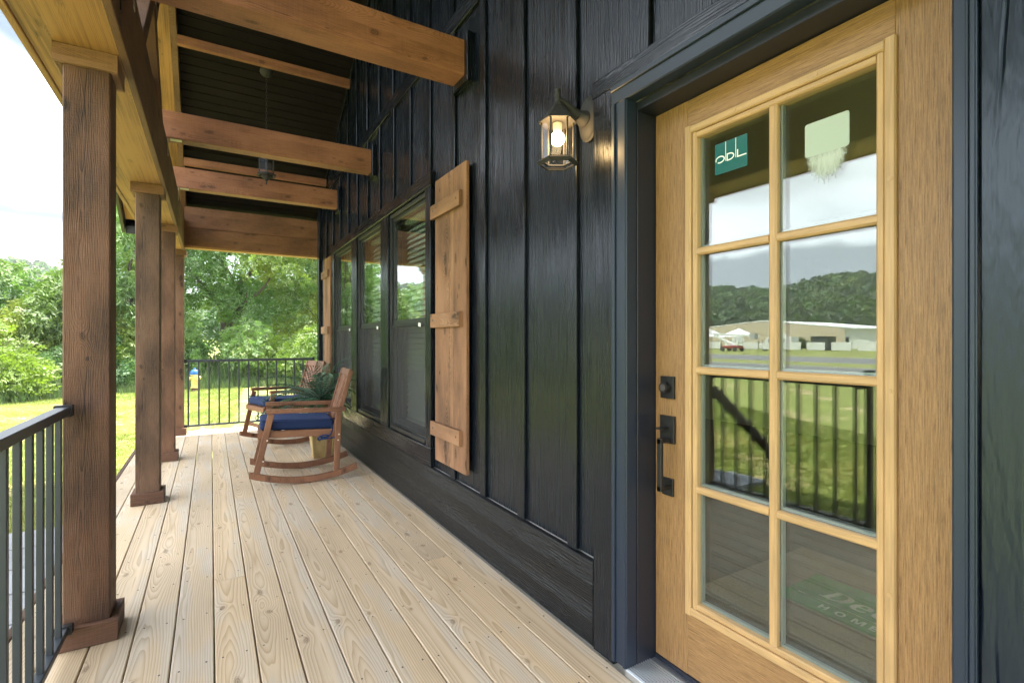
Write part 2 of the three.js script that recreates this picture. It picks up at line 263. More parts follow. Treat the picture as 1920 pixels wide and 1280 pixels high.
// ---------------------------------------------------------------- ground
{
  const hill = (x, z) => { // wooded ridge across the road and round to the left
    const d = Math.hypot(x, z), a = Math.atan2(-x, -z);
    const side = sst(-0.5, 0.05, a) * (1 - sst(2.3, 2.9, a));
    const prof = sst(150, 330, d) * (1 - 0.5 * sst(380, 900, d));
    return side * prof * (25 + 8 * n2(a * 3.2 + 4, 0.5, 999, 9, 301) + 5 * n2(a * 9, 1.5, 999, 9, 302) + 16 * sst(1.0, 1.3, a) + 4 * (1 - sst(0.35, 0.75, a)));
  };
  const N = 150, P = [], U = [], I = [];
  const gx = t => Math.sign(t) * (Math.abs(t) * 14 + Math.pow(Math.abs(t), 3.2) * 1300);
  for (let j = 0; j <= N; j++) for (let i = 0; i <= N; i++) { const x = gx(i / N * 2 - 1), z = gx(j / N * 2 - 1) - 3; P.push(x, -0.4 + hill(x, z), z); U.push(x, z); }
  for (let j = 0; j < N; j++) for (let i = 0; i < N; i++) { const a = j * (N + 1) + i; I.push(a, a + N + 1, a + 1, a + 1, a + N + 1, a + N + 2); }
  const g = new THREE.BufferGeometry(); g.setAttribute('position', new THREE.Float32BufferAttribute(P, 3)); g.setAttribute('uv', new THREE.Float32BufferAttribute(U, 2)); g.setIndex(I); g.computeVertexNormals();
  const m = put(null, 'ground', g, M.turf); m.userData.kind = 'structure';
  // mown grass
  {
    const T = []; const r = rng(5);
    for (let b = 0; b < 6; b++) { const a = r() * 6.28, s = 0.004, h = 0.03 + r() * 0.03, lx = (r() - 0.5) * 0.05, lz = (r() - 0.5) * 0.05, ox = (r() - 0.5) * 0.09, oz = (r() - 0.5) * 0.09; T.push(ox - Math.cos(a) * s, 0, oz - Math.sin(a) * s, ox + Math.cos(a) * s, 0, oz + Math.sin(a) * s, ox + lx, h, oz + lz); }
    const tg = new THREE.BufferGeometry(); tg.setAttribute('position', new THREE.Float32BufferAttribute(T, 3)); tg.computeVertexNormals();
    const n = 70000, im = new THREE.InstancedMesh(tg, M.grassBlade, n), mt = new THREE.Matrix4(), q = new THREE.Quaternion(), c = new THREE.Color(); let k = 0;
    while (k < n) { const z = -1 - Math.pow(r(), 0.8) * 20, x = -0.9 + (r() * 1.15 - 1) * (4 + 0.42 * -z); if (x > -0.8 && z > -8.4) continue; const dry = sst(0.0, 0.5, fbm(x * 0.5 + 50, z * 0.5 + 50, 999, 999, 3, 400)); q.setFromAxisAngle(new THREE.Vector3(0, 1, 0), r() * 6.28); const s = 0.7 + r() * 0.7; mt.compose(new THREE.Vector3(x, -0.402, z), q, new THREE.Vector3(s, s * (1 - 0.3 * dry), s)); im.setMatrixAt(k, mt); c.setRGB(0.85 + 0.7 * dry + r() * 0.3, 0.9 + 0.25 * dry + r() * 0.25, 0.85 + 0.8 * dry); im.setColorAt(k, c); k++; }
    im.name = 'lawn_grass'; im.userData.kind = 'stuff'; im.userData.label = 'short mown grass of the lawn around the porch'; scene.add(im);
  }
  // road across the lawn: two carriageways with a grass median
  for (const [x0, x1] of [[-29, -20.5], [-46, -34.5]]) {
    const s = put(null, numbered('road'), boxGeo(x1 - x0, 0.02, 400, 'z', 0), M.asphalt, [(x0 + x1) / 2, -0.396, -60]); s.userData.kind = 'structure';
    for (const dx of [0.25, x1 - x0 - 0.25]) put(s, 'edge_line', boxGeo(0.12, 0.004, 400, 'z', 0), M.white, [x0 + dx, -0.383, -60]);
    for (let k = 0; k < 30; k++) put(s, 'lane_dash', boxGeo(0.12, 0.004, 3, 'z', 0), M.white, [(x0 + x1) / 2, -0.383, 40 - k * 9]);
  }
  // wooded hillside
  {
    const r = rng(31), P2 = [], C2 = []; // one crown: leafy clump
    for (let b = 0; b < 150; b++) { const u = r() * 2 - 1, a = r() * 6.28, s = Math.sqrt(1 - u * u), rr = 0.8 + 0.35 * r(), p = new THREE.Vector3(s * Math.cos(a) * rr, Math.abs(u) * 1.1 * rr + 0.1, s * Math.sin(a) * rr), d = new THREE.Vector3(r() - 0.5, r() - 0.5, r() - 0.5).normalize(), e = new THREE.Vector3(r() - 0.5, r() - 0.5, r() - 0.5).cross(d).normalize(), l = 0.22 + 0.16 * r(); for (const t of [[-1, 0], [1, 0], [0, 1.3]]) { P2.push(p.x + (d.x * t[0] + e.x * t[1]) * l, p.y + (d.y * t[0] + e.y * t[1]) * l, p.z + (d.z * t[0] + e.z * t[1]) * l); } const g_ = 0.75 + 0.5 * r(); for (let q = 0; q < 3; q++) C2.push(g_, g_, g_); }
    const core = new THREE.IcosahedronGeometry(0.82, 1); core.scale(1, 1.15, 1); core.translate(0, 0.25, 0);
    const cp = core.attributes.position.array; for (let i = 0; i < cp.length; i++) P2.push(cp[i]); for (let i = 0; i < cp.length / 3; i++) C2.push(0.55, 0.55, 0.55);
    const cg = new THREE.BufferGeometry(); cg.setAttribute('position', new THREE.Float32BufferAttribute(P2, 3)); cg.setAttribute('color', new THREE.Float32BufferAttribute(C2, 3)); cg.computeVertexNormals();
    const L = []; let tries = 0;
    while (L.length < 30000 && tries++ < 200000) { const a = -0.35 + r() * 2.6, d = 165 + r() * 270, x = -Math.sin(a) * d, z = -Math.cos(a) * d, h = hill(x, z); if (h < 2.5) continue; if (x > -150 && a > 0.75) continue; L.push([x, h - 0.4, z, 1.4 + r() * 2.0, r()]); }
    const im = new THREE.InstancedMesh(cg, leafMat([0.10, 0.19, 0.045]), L.length), mt = new THREE.Matrix4(), q = new THREE.Quaternion(), c = new THREE.Color();
    L.forEach((p, k) => { q.setFromAxisAngle(new THREE.Vector3(0, 1, 0), p[4] * 6.28); mt.compose(new THREE.Vector3(p[0], p[1], p[2]), q, new THREE.Vector3(p[3], p[3] * (1.0 + 0.5 * ((p[4] * 7) % 1)), p[3])); im.setMatrixAt(k, mt); const v = 0.45 + 1.1 * ((p[4] * 13) % 1), w = (p[4] * 29) % 1; c.setRGB(v * (0.8 + 0.6 * w), v * (0.9 + 0.2 * w), v * 0.9); im.setColorAt(k, c); });
    im.name = 'hillside_forest'; im.userData.kind = 'stuff'; im.userData.label = 'wooded green hillside beyond the road, seen in the glass'; scene.add(im);
  }
}

// ---------------------------------------------------------------- deck
const deck = struct('deck', [0.3, -0.4, -3.5]); deck.userData.label = 'porch floor of pale treated pine boards';
{
  const r = rng(12), pitch = 0.143, z0 = -8.02, z1 = 1.3; let c = 0;
  for (let k = -5; k < 9; k++) {
    const xa = 0.013 + k * pitch + 0.002, xb = xa + pitch - 0.0045, cut = k === 0 ? [-2.95] : k === -2 ? [-5.2] : k === 4 ? [-6.0] : r() < 0.4 ? [z0 + 1.5 + r() * 5.5] : [];
    const st = [z0, ...cut, z1];
    for (let s = 0; s + 1 < st.length; s++) {
      const L = st[s + 1] - st[s] - 0.003, g = boardGeo(xb - xa, L, 0.036, 0.0035, ((c * 5 + 1) % 4) * 0.143 + 0.0035, r() * 2.4);
      // put the top face on its own strip of the texture
      g.applyMatrix4(new THREE.Matrix4().makeBasis(new THREE.Vector3(-1, 0, 0), new THREE.Vector3(0, 0, 1), new THREE.Vector3(0, 1, 0)));
      put(deck, 'deck_board', g, M.deck[(c * 7 + (c >> 2)) % 4], [(xa + xb) / 2, -0.018 - 0.0012 * r(), (st[s] + st[s + 1]) / 2]); c++;
      for (let z = st[s] + 0.03; z < st[s + 1]; z += 0.6) for (const e of [0.025, pitch - 0.03]) if (z > -6.5) { } // screws below
    }
  }
  // screw heads in rows over the joists
  const sg = [], head = new THREE.CylinderGeometry(0.0036, 0.0036, 0.0012, 7);
  for (let z = -7.9; z < 0; z += 0.405) for (let k = -5; k < 9; k++) for (const e of [0.028, 0.112]) { const g = head.clone(); g.translate(0.013 + k * pitch + e + (r() - 0.5) * 0.008, 0.0002, z + (r() - 0.5) * 0.02); sg.push(g); }
  const s = put(deck, 'deck_screws', mergeGeometries(sg), M.screw, [0, 0, 0]); s.userData.kind = 'stuff';
  bx(deck, 'rim_board', M.rim, [-0.735, -0.706], [-0.30, -0.003], [z0, z1], 'z', 0.003);
  bx(deck, 'rim_board', M.rim, [-0.705, 1.33], [-0.30, -0.04], [z0 - 0.04, z0 - 0.004], 'x', 0.003);
}

// ---------------------------------------------------------------- house front: siding, battens, trim, window, door
const house = thing('house', 'black board-and-batten house with a golden glazed door and three tall windows', 'house', [2, -0.4, -3.6]);
{
  // sheathing with openings for the windows and the door
  const wz = [-6.5, -3.33], wy = [0.44, 2.33], dz = [-1.352, -0.34], dy = [0, 2.13], X = [1.352, 1.45];
  const sheet = (pts) => { const m = put(house, 'wall', panelZY(pts, 0.09), M.inner, [1.352, 0, 0]); };
  const top = z => ceil(z) + 0.02;
  sheet([[-7.55, -0.35], [wz[0], -0.35], [wz[0], top(wz[0])], [-7.55, top(-7.55)]]);
  sheet([[wz[0], -0.35], [wz[1], -0.35], [wz[1], wy[0]], [wz[0], wy[0]]]);
  sheet([[wz[0], wy[1]], [wz[1], wy[1]], [wz[1], top(wz[1])], [RIDGE, top(RIDGE)], [wz[0], top(wz[0])]]);
  sheet([[wz[1], -0.35], [dz[0], -0.35], [dz[0], top(dz[0])], [wz[1], top(wz[1])]]);
  sheet([[dz[0], dy[1]], [dz[1], dy[1]], [dz[1], top(dz[1])], [dz[0], top(dz[0])]]);
  sheet([[dz[0], -0.35], [dz[1], -0.35], [dz[1], dy[0]], [dz[0], dy[0]]]);
  sheet([[dz[1], -0.35], [3.2, -0.35], [3.2, 2.9], [0.75, 2.9], [0.4, top(0.4)], [dz[1], top(dz[1])]]);
  // siding panels and battens: 0.41 m apart
  const P0 = -1.70, pitch = 0.41, front = 1.336;
  const rects = (za, zb, ya, yb) => { // a panel, with its top cut to the ceiling
    const g = panelZY([[za, ya], [zb, ya], [zb, Math.min(yb, ceil(zb) - 0.004)], [za, Math.min(yb, ceil(za) - 0.004)]], 0.014);
    const uv = g.attributes.uv, ou = R() * 3, ov = R() * 3; for (let i = 0; i < uv.count; i++) uv.setXY(i, uv.getX(i) + ou, uv.getY(i) + ov);
    return put(house, 'siding_panel', g, M.siding, [front, 0, 0]);
  };
  const bat = (zc, ya, yb, w = 0.062) => { if (yb - ya < 0.05) return; bx(house, 'batten', M.batten, [1.318, front - 0.001], [ya, yb], [zc - w / 2, zc + w / 2], 'y', 0.003); };
  const cols = []; for (let k = 3; k >= -15; k--) cols.push(P0 + k * pitch);
  const lo = 0.342, band = [3.175, 3.285];
  for (let k = 0; k + 1 < cols.length; k++) {
    let zb = cols[k], za = Math.max(cols[k + 1], -7.5); if (zb < -7.45) continue;
    rects(za, zb, band[1], 9); // above the band
    const cut = (a, b) => { if (b - a > 0.02) { // below: interrupted by the windows and the door
      const inWin = Math.min(b, -3.26) - Math.max(a, -6.6) > 0.001, inDoor = Math.min(b, -0.34) - Math.max(a, -1.45) > 0.001;
      if (inWin) rects(Math.max(a, -6.6), Math.min(b, -3.26), 2.395, band[0]);
      if (inWin && a < -6.6) rects(a, -6.6, lo, band[0]);
      if (inWin && b > -3.26) rects(-3.26, b, lo, band[0]);
      if (inDoor) rects(Math.max(a, -1.45), Math.min(b, -0.34), 2.18, band[0]);
      if (inDoor && a < -1.45) rects(a, -1.45, lo, band[0]);
      if (!inWin && !inDoor) rects(a, b, lo, band[0]);
    } };
    cut(za, zb);
  }
  for (const zc of cols) {
    if (zc < -7.4 || zc > 0.6) continue;
    bat(zc - 0.02, band[1], ceil(zc - 0.02) - 0.03);
    if (zc > -6.62 && zc < -3.24) bat(zc, 2.40, band[0]); else if (zc > -1.5 && zc < -0.3) bat(zc, 2.245, band[0]); else if (zc < -0.4) bat(zc, lo, band[0]);
  }
  bat(-3.30, lo, 0.36); 
  bx(house, 'band_board', M.batten, [1.314, front - 0.001], band, [-7.42, 0.6], 'z', 0.003);
  // horizontal skirt board, two lengths, and the drip edge on it
  bx(house, 'skirt_board', M.skirt, [1.304, 1.336], [0.002, 0.338], [-4.6, -1.545], 'z', 0.004);
  bx(house, 'skirt_board', M.skirt, [1.304, 1.336], [0.002, 0.338], [-7.42, -4.603], 'z', 0.004);
  bx(house, 'corner_board', M.batten, [1.300, 1.336], [0.002, ceil(-7.47) - 0.05], [-7.52, -7.42], 'y', 0.004);
  bx(house, 'corner_board', M.batten, [1.300, 1.45], [0.002, ceil(-7.6) - 0.05], [-7.558, -7.522], 'y', 0.004);
  // end wall and the rest of the shell
  put(house, 'wall', boxGeo(5, 3.3, 0.1, 'y', 0), M.inner, [3.95, 1.25, -7.5]); for (const [a, b] of [[-7.55, -1.9], [0.1, 1.0], [2.6, 3.25]]) bx(house, 'wall', M.inner, [6.45, 6.55], [-0.4, 2.9], [a, b], 'y', 0);
  for (const [a, b] of [[-1.9, 0.1], [1.0, 2.6]]) { bx(house, 'wall', M.inner, [6.45, 6.55], [-0.4, 0.8], [a, b], 'y', 0); bx(house, 'wall', M.inner, [6.45, 6.55], [2.2, 2.9], [a, b], 'y', 0); put(house, 'rear_pane', boxGeo(0.004, 1.4, b - a, 'y', 0), M.clear, [6.5, 1.5, (a + b) / 2]); }
  put(house, 'wall', boxGeo(5, 3.3, 0.1, 'y', 0), M.inner, [3.95, 1.25, 3.25]);
  put(house, 'inner_ceiling', boxGeo(5.2, 0.08, 10.9, 'y', 0), M.inner, [4.05, 2.75, -2.15]);
  put(house, 'inner_floor', boxGeo(5.1, 0.06, 10.8, 'y', 0), M.innerFloor, [4.0, 0.0, -2.15]);
  // far end corner post of the porch wall (dark trim seen past the shutter)
  // ---- window group
  const T = (x, y, z, ax) => bx(house, 'window_trim', M.batten, x, y, z, ax, 0.003);
  T([1.302, 1.345], [2.298, 2.395], [-6.60, -3.262], 'z');
  T([1.306, 1.345], [0.340, 0.470], [-6.58, -3.27], 'z');
  T([1.308, 1.345], [0.472, 2.296], [-3.375, -3.275], 'y'); T([1.308, 1.345], [0.472, 2.296], [-6.575, -6.46], 'y');
  T([1.308, 1.345], [0.472, 2.296], [-4.475, -4.255], 'y'); T([1.308, 1.345], [0.472, 2.296], [-5.565, -5.345], 'y');
  for (const [za, zb] of [[-4.25, -3.38], [-5.34, -4.48], [-6.455, -5.57]]) {
    const w = new THREE.Group(); w.name = 'window'; house.add(w); const hb = bases.get(house); bases.set(w, hb);
    w.position.set(0, 0, 0);
    const F = (n, x, y, z, ax = 'y', m = M.vinyl) => bx(w, n, m, x, y, z, ax, 0.003);
    const y0 = 0.474, y1 = 2.294, s = 0.032, ym = 1.36;
    F('frame', [1.325, 1.42], [y0, y1], [za, za + s]); F('frame', [1.325, 1.42], [y0, y1], [zb - s, zb]);
    F('frame', [1.325, 1.42], [y1 - s, y1], [za + s, zb - s], 'z'); F('sill', [1.318, 1.42], [y0, y0 + s], [za + s, zb - s], 'z');
    // upper sash, outside; lower sash further in, with the insect screen before it
    const a = za + s, b = zb - s, k = 0.028;
    F('sash', [1.345, 1.375], [ym - 0.012, ym + 0.03], [a, b], 'z'); F('sash', [1.345, 1.375], [y1 - s - k, y1 - s], [a, b], 'z'); F('sash', [1.345, 1.375], [ym + 0.03, y1 - s - k], [a, a + k]); F('sash', [1.345, 1.375], [ym + 0.03, y1 - s - k], [b - k, b]);
    F('sash', [1.378, 1.408], [ym - 0.03, ym + 0.008], [a, b], 'z'); F('sash', [1.378, 1.408], [y0 + s, y0 + s + 0.045], [a, b], 'z'); F('sash', [1.378, 1.408], [y0 + s + 0.045, ym - 0.03], [a, a + k]); F('sash', [1.378, 1.408], [y0 + s + 0.045, ym - 0.03], [b - k, b]);
    for (const x of [1.352, 1.366]) put(w, 'pane', boxGeo(0.0012, y1 - ym - s - k - 0.03, b - a - 2 * k, 'y', 0), M.winGlass, [x, (y1 - s - k + ym + 0.03) / 2, (a + b) / 2]);
    put(w, 'pane', boxGeo(0.0012, ym - 0.03 - y0 - s - 0.045, b - a - 2 * k, 'y', 0), M.winGlass, [1.39, (ym - 0.03 + y0 + s + 0.045) / 2, (a + b) / 2]);
    F('screen_frame', [1.334, 1.344], [y0 + s, ym - 0.012], [a, a + 0.014]); F('screen_frame', [1.334, 1.344], [y0 + s, ym - 0.012], [b - 0.014, b]);
    F('screen_frame', [1.334, 1.344], [y0 + s, y0 + s + 0.014], [a + 0.014, b - 0.014], 'z'); F('screen_frame', [1.334, 1.344], [ym - 0.026, ym - 0.012], [a + 0.014, b - 0.014], 'z');
    put(w, 'insect_screen', boxGeo(0.0008, ym - y0 - s - 0.04, b - a - 0.028, 'y', 0), M.screen, [1.339, (ym + y0 + s - 0.012) / 2, (a + b) / 2]);
    // maker's paper tag hanging from the meeting rail
    put(w, 'paper_tag', boxGeo(0.001, 0.028, 0.05, 'y', 0), M.white, [1.331, ym - 0.022, zb - 0.17 ]).rotation.x = 0.15;
  }
  // ---- shutters: three planks and three battens each
  for (const [zc, w] of [[-2.912, 0.475], [-6.83, 0.44]]) {
    const s = new THREE.Group(); s.name = 'shutter'; house.add(s); bases.set(s, bases.get(house));
    const n = 2, pw = w / n;
    [[zc - w / 2, zc - w / 2 + w * 0.50], [zc - w / 2 + w * 0.505, zc - w / 2 + w * 0.62], [zc - w / 2 + w * 0.625, zc + w / 2]].forEach(([a, b], i) => bx(s, 'plank', i === 1 ? M.shutterB : M.shutter, [1.291, 1.317 - i * 0.001], [0.425, 2.285], [a, b], 'y', 0.004));
    for (const y of [2.03, 1.305, 0.59]) { const b = bx(s, 'shutter_batten', M.shutterB, [1.266, 1.290], [y, y + 0.092], [zc - w / 2 - 0.025, zc + w / 2 - 0.045], 'z', 0.003); for (const d of [-w / 2 + 0.02, w / 2 - 0.09]) cyl(s, 'screw', M.screw, [1.2645, y + 0.05, zc + d], [1.268, y + 0.05, zc + d], 0.0075); }
  }
  // ---- wall trim round the door
  bx(house, 'trim_board', M.batten, [1.302, 1.345], [0.002, 2.176], [-1.54, -1.421], 'y', 0.003);
  bx(house, 'trim_board', M.batten, [1.302, 1.345], [2.178, 2.245], [-1.545, -0.374], 'z', 0.003);
  bx(house, 'trim_board', M.trimWood, [1.300, 1.345], [0.002, 2.9], [-0.371, 0.25], 'y', 0.003);
  bx(house, 'trim_board', M.batten, [1.300, 1.345], [0.002, 2.9], [0.255, 3.2], 'y', 0.003);
  const DF = new THREE.Group(); DF.name = 'door_frame'; house.add(DF); bases.set(DF, bases.get(house));
  // casing with a stepped profile: left, right, head
  for (const [za, zb, d] of [[-1.419, -1.344, 1], [-0.413, -0.374, -1]]) {
    bx(DF, 'casing', M.casing, [1.292, 1.345], [0.03, 2.10], [za, zb], 'y', 0.004);
    const e = d > 0 ? [za + 0.004, za + 0.020] : [zb - 0.009, zb - 0.001]; bx(DF, 'casing_bead', M.casing, [1.284, 1.293], [0.03, 2.10], e, 'y', 0.004);
    if (d > 0) bx(DF, 'casing_bead', M.casing, [1.288, 1.293], [0.03, 2.10], [zb - 0.016, zb - 0.004], 'y', 0.002); else bx(DF, 'casing_bead', M.casing, [1.288, 1.293], [0.03, 2.10], [zb - 0.016, zb - 0.011], 'y', 0.002);
  }
  bx(DF, 'casing', M.casing, [1.292, 1.345], [2.101, 2.176], [-1.419, -0.374], 'z', 0.004); bx(DF, 'casing_bead', M.casing, [1.284, 1.293], [2.150, 2.170], [-1.419, -0.374], 'z', 0.004);
  bx(DF, 'jamb', M.jamb, [1.346, 1.49], [0.03, 2.10], [-1.372, -1.3425], 'y', 0.002); bx(DF, 'jamb', M.jamb, [1.346, 1.49], [0.03, 2.10], [-0.420, -0.39], 'y', 0.002); bx(DF, 'jamb', M.jamb, [1.346, 1.49], [2.067, 2.10], [-1.342, -0.420], 'z', 0.002);
  bx(DF, 'stop', M.jamb, [1.485, 1.51], [0.03, 2.07], [-1.342, -1.33], 'y', 0.001);
  // aluminium threshold with ribs
  const th = bx(DF, 'threshold', M.alu, [1.29, 1.50], [0.004, 0.030], [-1.345, -0.40], 'z', 0.003);
  for (let k = 0; k < 11; k++) bx(DF, 'rib', M.alu, [1.296 + k * 0.011, 1.302 + k * 0.011], [0.0302, 0.034], [-1.342, -0.40], 'z', 0.001);
  bx(DF, 'door_sweep', M.jamb, [1.43, 1.47], [0.0345, 0.05], [-1.335, -0.425], 'z', 0.001);
  // ---- the door: stiles, rails, moulding, muntins, eight panes
  const D = new THREE.Group(); D.name = 'door'; house.add(D); bases.set(D, bases.get(house));
  const dxs = [DOORX, DOORX + 0.044], yb = 0.052, yt = 2.064, zl = -1.339, zr = -0.424, gz = [-1.190, -0.568], gy = [0.275, 1.962];
  bx(D, 'stile', M.oak, dxs, [yb, yt], [zl, gz[0]], 'y', 0.002); bx(D, 'stile', M.oak, dxs, [yb, yt], [gz[1], zr], 'y', 0.002);
  bx(D, 'rail', M.oak, [dxs[0] + 0.0006, dxs[1]], [gy[1], yt], gz, 'z', 0.001); bx(D, 'rail', M.oak, [dxs[0] + 0.0006, dxs[1]], [yb, gy[0]], gz, 'z', 0.001);
  // raised moulding: two steps on each side
  const mo = (n, x0, i0, i1) => { const [a, b] = [gz[0] + i0, gz[0] + i1], [c, d] = [gz[1] - i1, gz[1] - i0], [e, f] = [gy[0] + i0, gy[0] + i1], [g, h] = [gy[1] - i1, gy[1] - i0]; bx(D, n, M.honey, [x0, dxs[1]], [e, h], [a, b], 'y', 0.004); bx(D, n, M.honey, [x0, dxs[1]], [e, h], [c, d], 'y', 0.004); bx(D, n, M.honey, [x0, dxs[1]], [e, f], [b, c], 'z', 0.004); bx(D, n, M.honey, [x0, dxs[1]], [g, h], [b, c], 'z', 0.004); };
  mo('moulding', DOORX - 0.011, -0.006, 0.020); mo('moulding', DOORX - 0.004, 0.0205, 0.040);
  const az = [gz[0] + 0.040, gz[1] - 0.040], ay = [gy[0] + 0.040, gy[1] - 0.040];
  const zm = (az[0] + az[1]) / 2 , rows = [ay[0], 0.7085, 1.120, 1.529, ay[1]], mh = 0.0125;
  bx(D, 'muntin', M.honey, [DOORX - 0.004, DOORX + 0.02], ay, [zm - mh, zm + mh], 'y', 0.006);
  for (let k = 1; k < 4; k++) for (const [a, b] of [[az[0] - 0.006, zm - mh], [zm + mh, az[1] + 0.006]]) bx(D, 'muntin', M.honey, [DOORX - 0.003, DOORX + 0.02], [rows[k] - mh, rows[k] + mh], [a, b], 'z', 0.006);
  for (let k = 0; k < 4; k++) for (const [a, b] of [[az[0], zm - mh], [zm + mh, az[1]]]) {
    const y0 = rows[k] + (k ? mh : 0), y1 = rows[k + 1] - (k < 3 ? mh : 0);
    for (const x of [DOORX + 0.016, DOORX + 0.034]) put(D, 'glass_pane', boxGeo(0.0012, y1 - y0, b - a, 'y', 0), M.glass, [x, (y0 + y1) / 2, (a + b) / 2]);
    bx(D, 'spacer', M.spacer, [DOORX + 0.018, DOORX + 0.032], [y0, y1], [a, a + 0.008], 'y', 0); bx(D, 'spacer', M.spacer, [DOORX + 0.018, DOORX + 0.032], [y0, y0 + 0.008], [a + 0.008, b], 'z', 0);
    bx(D, 'spacer', M.spacer, [DOORX + 0.018, DOORX + 0.032], [y0, y1], [b - 0.004, b], 'y', 0);
  }
  for (const [y, z] of [[0.55, gz[0] + 0.007], [1.0, gz[0] + 0.007], [1.5, gz[0] + 0.007], [0.6, gz[1] - 0.007], [1.1, gz[1] - 0.007], [1.62, gz[1] - 0.007], [1.955, -0.75], [1.955, -1.0]]) cyl(D, 'plug', M.honey, [DOORX - 0.0125, y, z], [DOORX - 0.009, y, z], 0.006);
  // hardware
  const plate = (y, z, h, w, n, t = 0.008) => put(D, n, boxGeo(t, h, w, 'y', 0.002), M.black, [DOORX - t / 2, y, z]);
  plate(1.052, -1.275, 0.080, 0.062, 'deadbolt', 0.012); cyl(D, 'keyhole', M.black, [DOORX - 0.012, 1.052, -1.277], [DOORX - 0.030, 1.052, -1.277], 0.021, 0.019, 24); cyl(D, 'keyhole', M.screw, [DOORX - 0.030, 1.052, -1.277], [DOORX - 0.0325, 1.052, -1.277], 0.013, 0.013, 20);
  plate(0.899, -1.275, 0.098, 0.066, 'handle_plate', 0.012); plate(0.690, -1.275, 0.062, 0.052, 'handle_plate', 0.010);
  bar(D, 'handle', M.black, [DOORX - 0.055, 0.872, -1.266], [DOORX - 0.055, 0.683, -1.266], 0.016, 0.020, [1, 0, 0], 0.003);
  bar(D, 'handle', M.black, [DOORX - 0.010, 0.862, -1.266], [DOORX - 0.063, 0.862, -1.266], 0.019, 0.016, [0, 0, 1], 0.003); bar(D, 'handle', M.black, [DOORX - 0.010, 0.692, -1.266], [DOORX - 0.063, 0.692, -1.266], 0.017, 0.014, [0, 0, 1], 0.003);
  put(D, 'thumb_latch', boxGeo(0.045, 0.006, 0.022, 'y', 0.002), M.black, [DOORX - 0.032, 0.905, -1.278]);
  // stickers on the glass
  const cv = (w, h, f) => { const c = document.createElement('canvas'); c.width = w; c.height = h; f(c.getContext('2d'), w, h); const t = new THREE.CanvasTexture(c); t.colorSpace = THREE.SRGBColorSpace; return t; };
  const odl = cv(256, 220, (g, w, h) => {
    g.fillStyle = '#045f5c'; g.fillRect(0, 0, w, h); g.strokeStyle = '#e8f4f0'; g.lineWidth = 9;
    g.beginPath(); g.ellipse(42, 116, 34, 22, 0, 2.7, 2.7 + 5.75); g.stroke(); g.lineWidth = 5;
    g.beginPath(); g.moveTo(88, 0); g.lineTo(88, 138); g.moveTo(168, 0); g.lineTo(168, 138); g.stroke(); g.lineWidth = 9;
    g.beginPath(); g.moveTo(100, 94); g.lineTo(118, 94); g.ellipse(118, 116, 34, 22, 0, -1.57, 1.57); g.lineTo(100, 138); g.closePath(); g.stroke();
    g.beginPath(); g.moveTo(182, 86); g.lineTo(182, 136); g.lineTo(250, 136); g.stroke();
  });
  const stick = (n, t, y0, y1, za, zb, lab) => { const g = new THREE.PlaneGeometry(zb - za, y1 - y0); g.rotateY(-Math.PI / 2); const m = put(D, n, g, t, [DOORX + 0.0145, (y0 + y1) / 2, (za + zb) / 2]); m.userData.label = lab; return m; };
  stick('sticker', std([1, 1, 1], { map: odl, roughness: 0.25, side: THREE.DoubleSide }), 1.775, 1.877, -1.090, -0.972, 'green square sticker lettered ODL');
  const rr = new THREE.Shape(); { const w = 0.058, h = 0.047, r = 0.009; rr.moveTo(-w + r, -h); rr.lineTo(w - r, -h); rr.quadraticCurveTo(w, -h, w, -h + r); rr.lineTo(w, h - r); rr.quadraticCurveTo(w, h, w - r, h); rr.lineTo(-w + r, h); rr.quadraticCurveTo(-w, h, -w, h - r); rr.lineTo(-w, -h + r); rr.quadraticCurveTo(-w, -h, -w + r, -h); }
  const sg = new THREE.ShapeGeometry(rr); sg.rotateY(-Math.PI / 2); put(D, 'sticker', sg, std([0.42, 0.52, 0.44], { roughness: 0.35, side: THREE.DoubleSide }), [DOORX + 0.0145, 1.788, -0.735]).userData.label = 'pale blank sticker with round corners';
  { const t = cv(256, 256, (g, w, h) => { const r = rng(44); g.clearRect(0, 0, w, h); const gr = g.createRadialGradient(128, 70, 10, 128, 70, 105); gr.addColorStop(0, 'rgba(240,246,243,0.75)'); gr.addColorStop(0.6, 'rgba(240,246,243,0.45)'); gr.addColorStop(1, 'rgba(240,246,243,0)'); g.fillStyle = gr; g.fillRect(0, 0, w, h); for (let k = 0; k < 420; k++) { const a = r() * 2 - 1, x = 128 + a * 104, y0 = r() * 60, y1 = y0 + (20 + 130 * (1 - a * a)) * r(); g.strokeStyle = `rgba(240,246,243,${0.05 + 0.16 * r()})`; g.lineWidth = 2 + r() * 9; g.beginPath(); g.moveTo(x, y0); g.quadraticCurveTo(x + (r() - 0.5) * 30, (y0 + y1) / 2, x + (r() - 0.5) * 50, y1); g.stroke(); } });
    const g = new THREE.PlaneGeometry(0.125, 0.125); g.rotateY(-Math.PI / 2); put(D, 'sticker_residue', g, std([0.62, 0.68, 0.64], { map: t, roughness: 0.8, side: THREE.DoubleSide, transparent: true }), [DOORX + 0.0149, 1.690, -0.735]); }
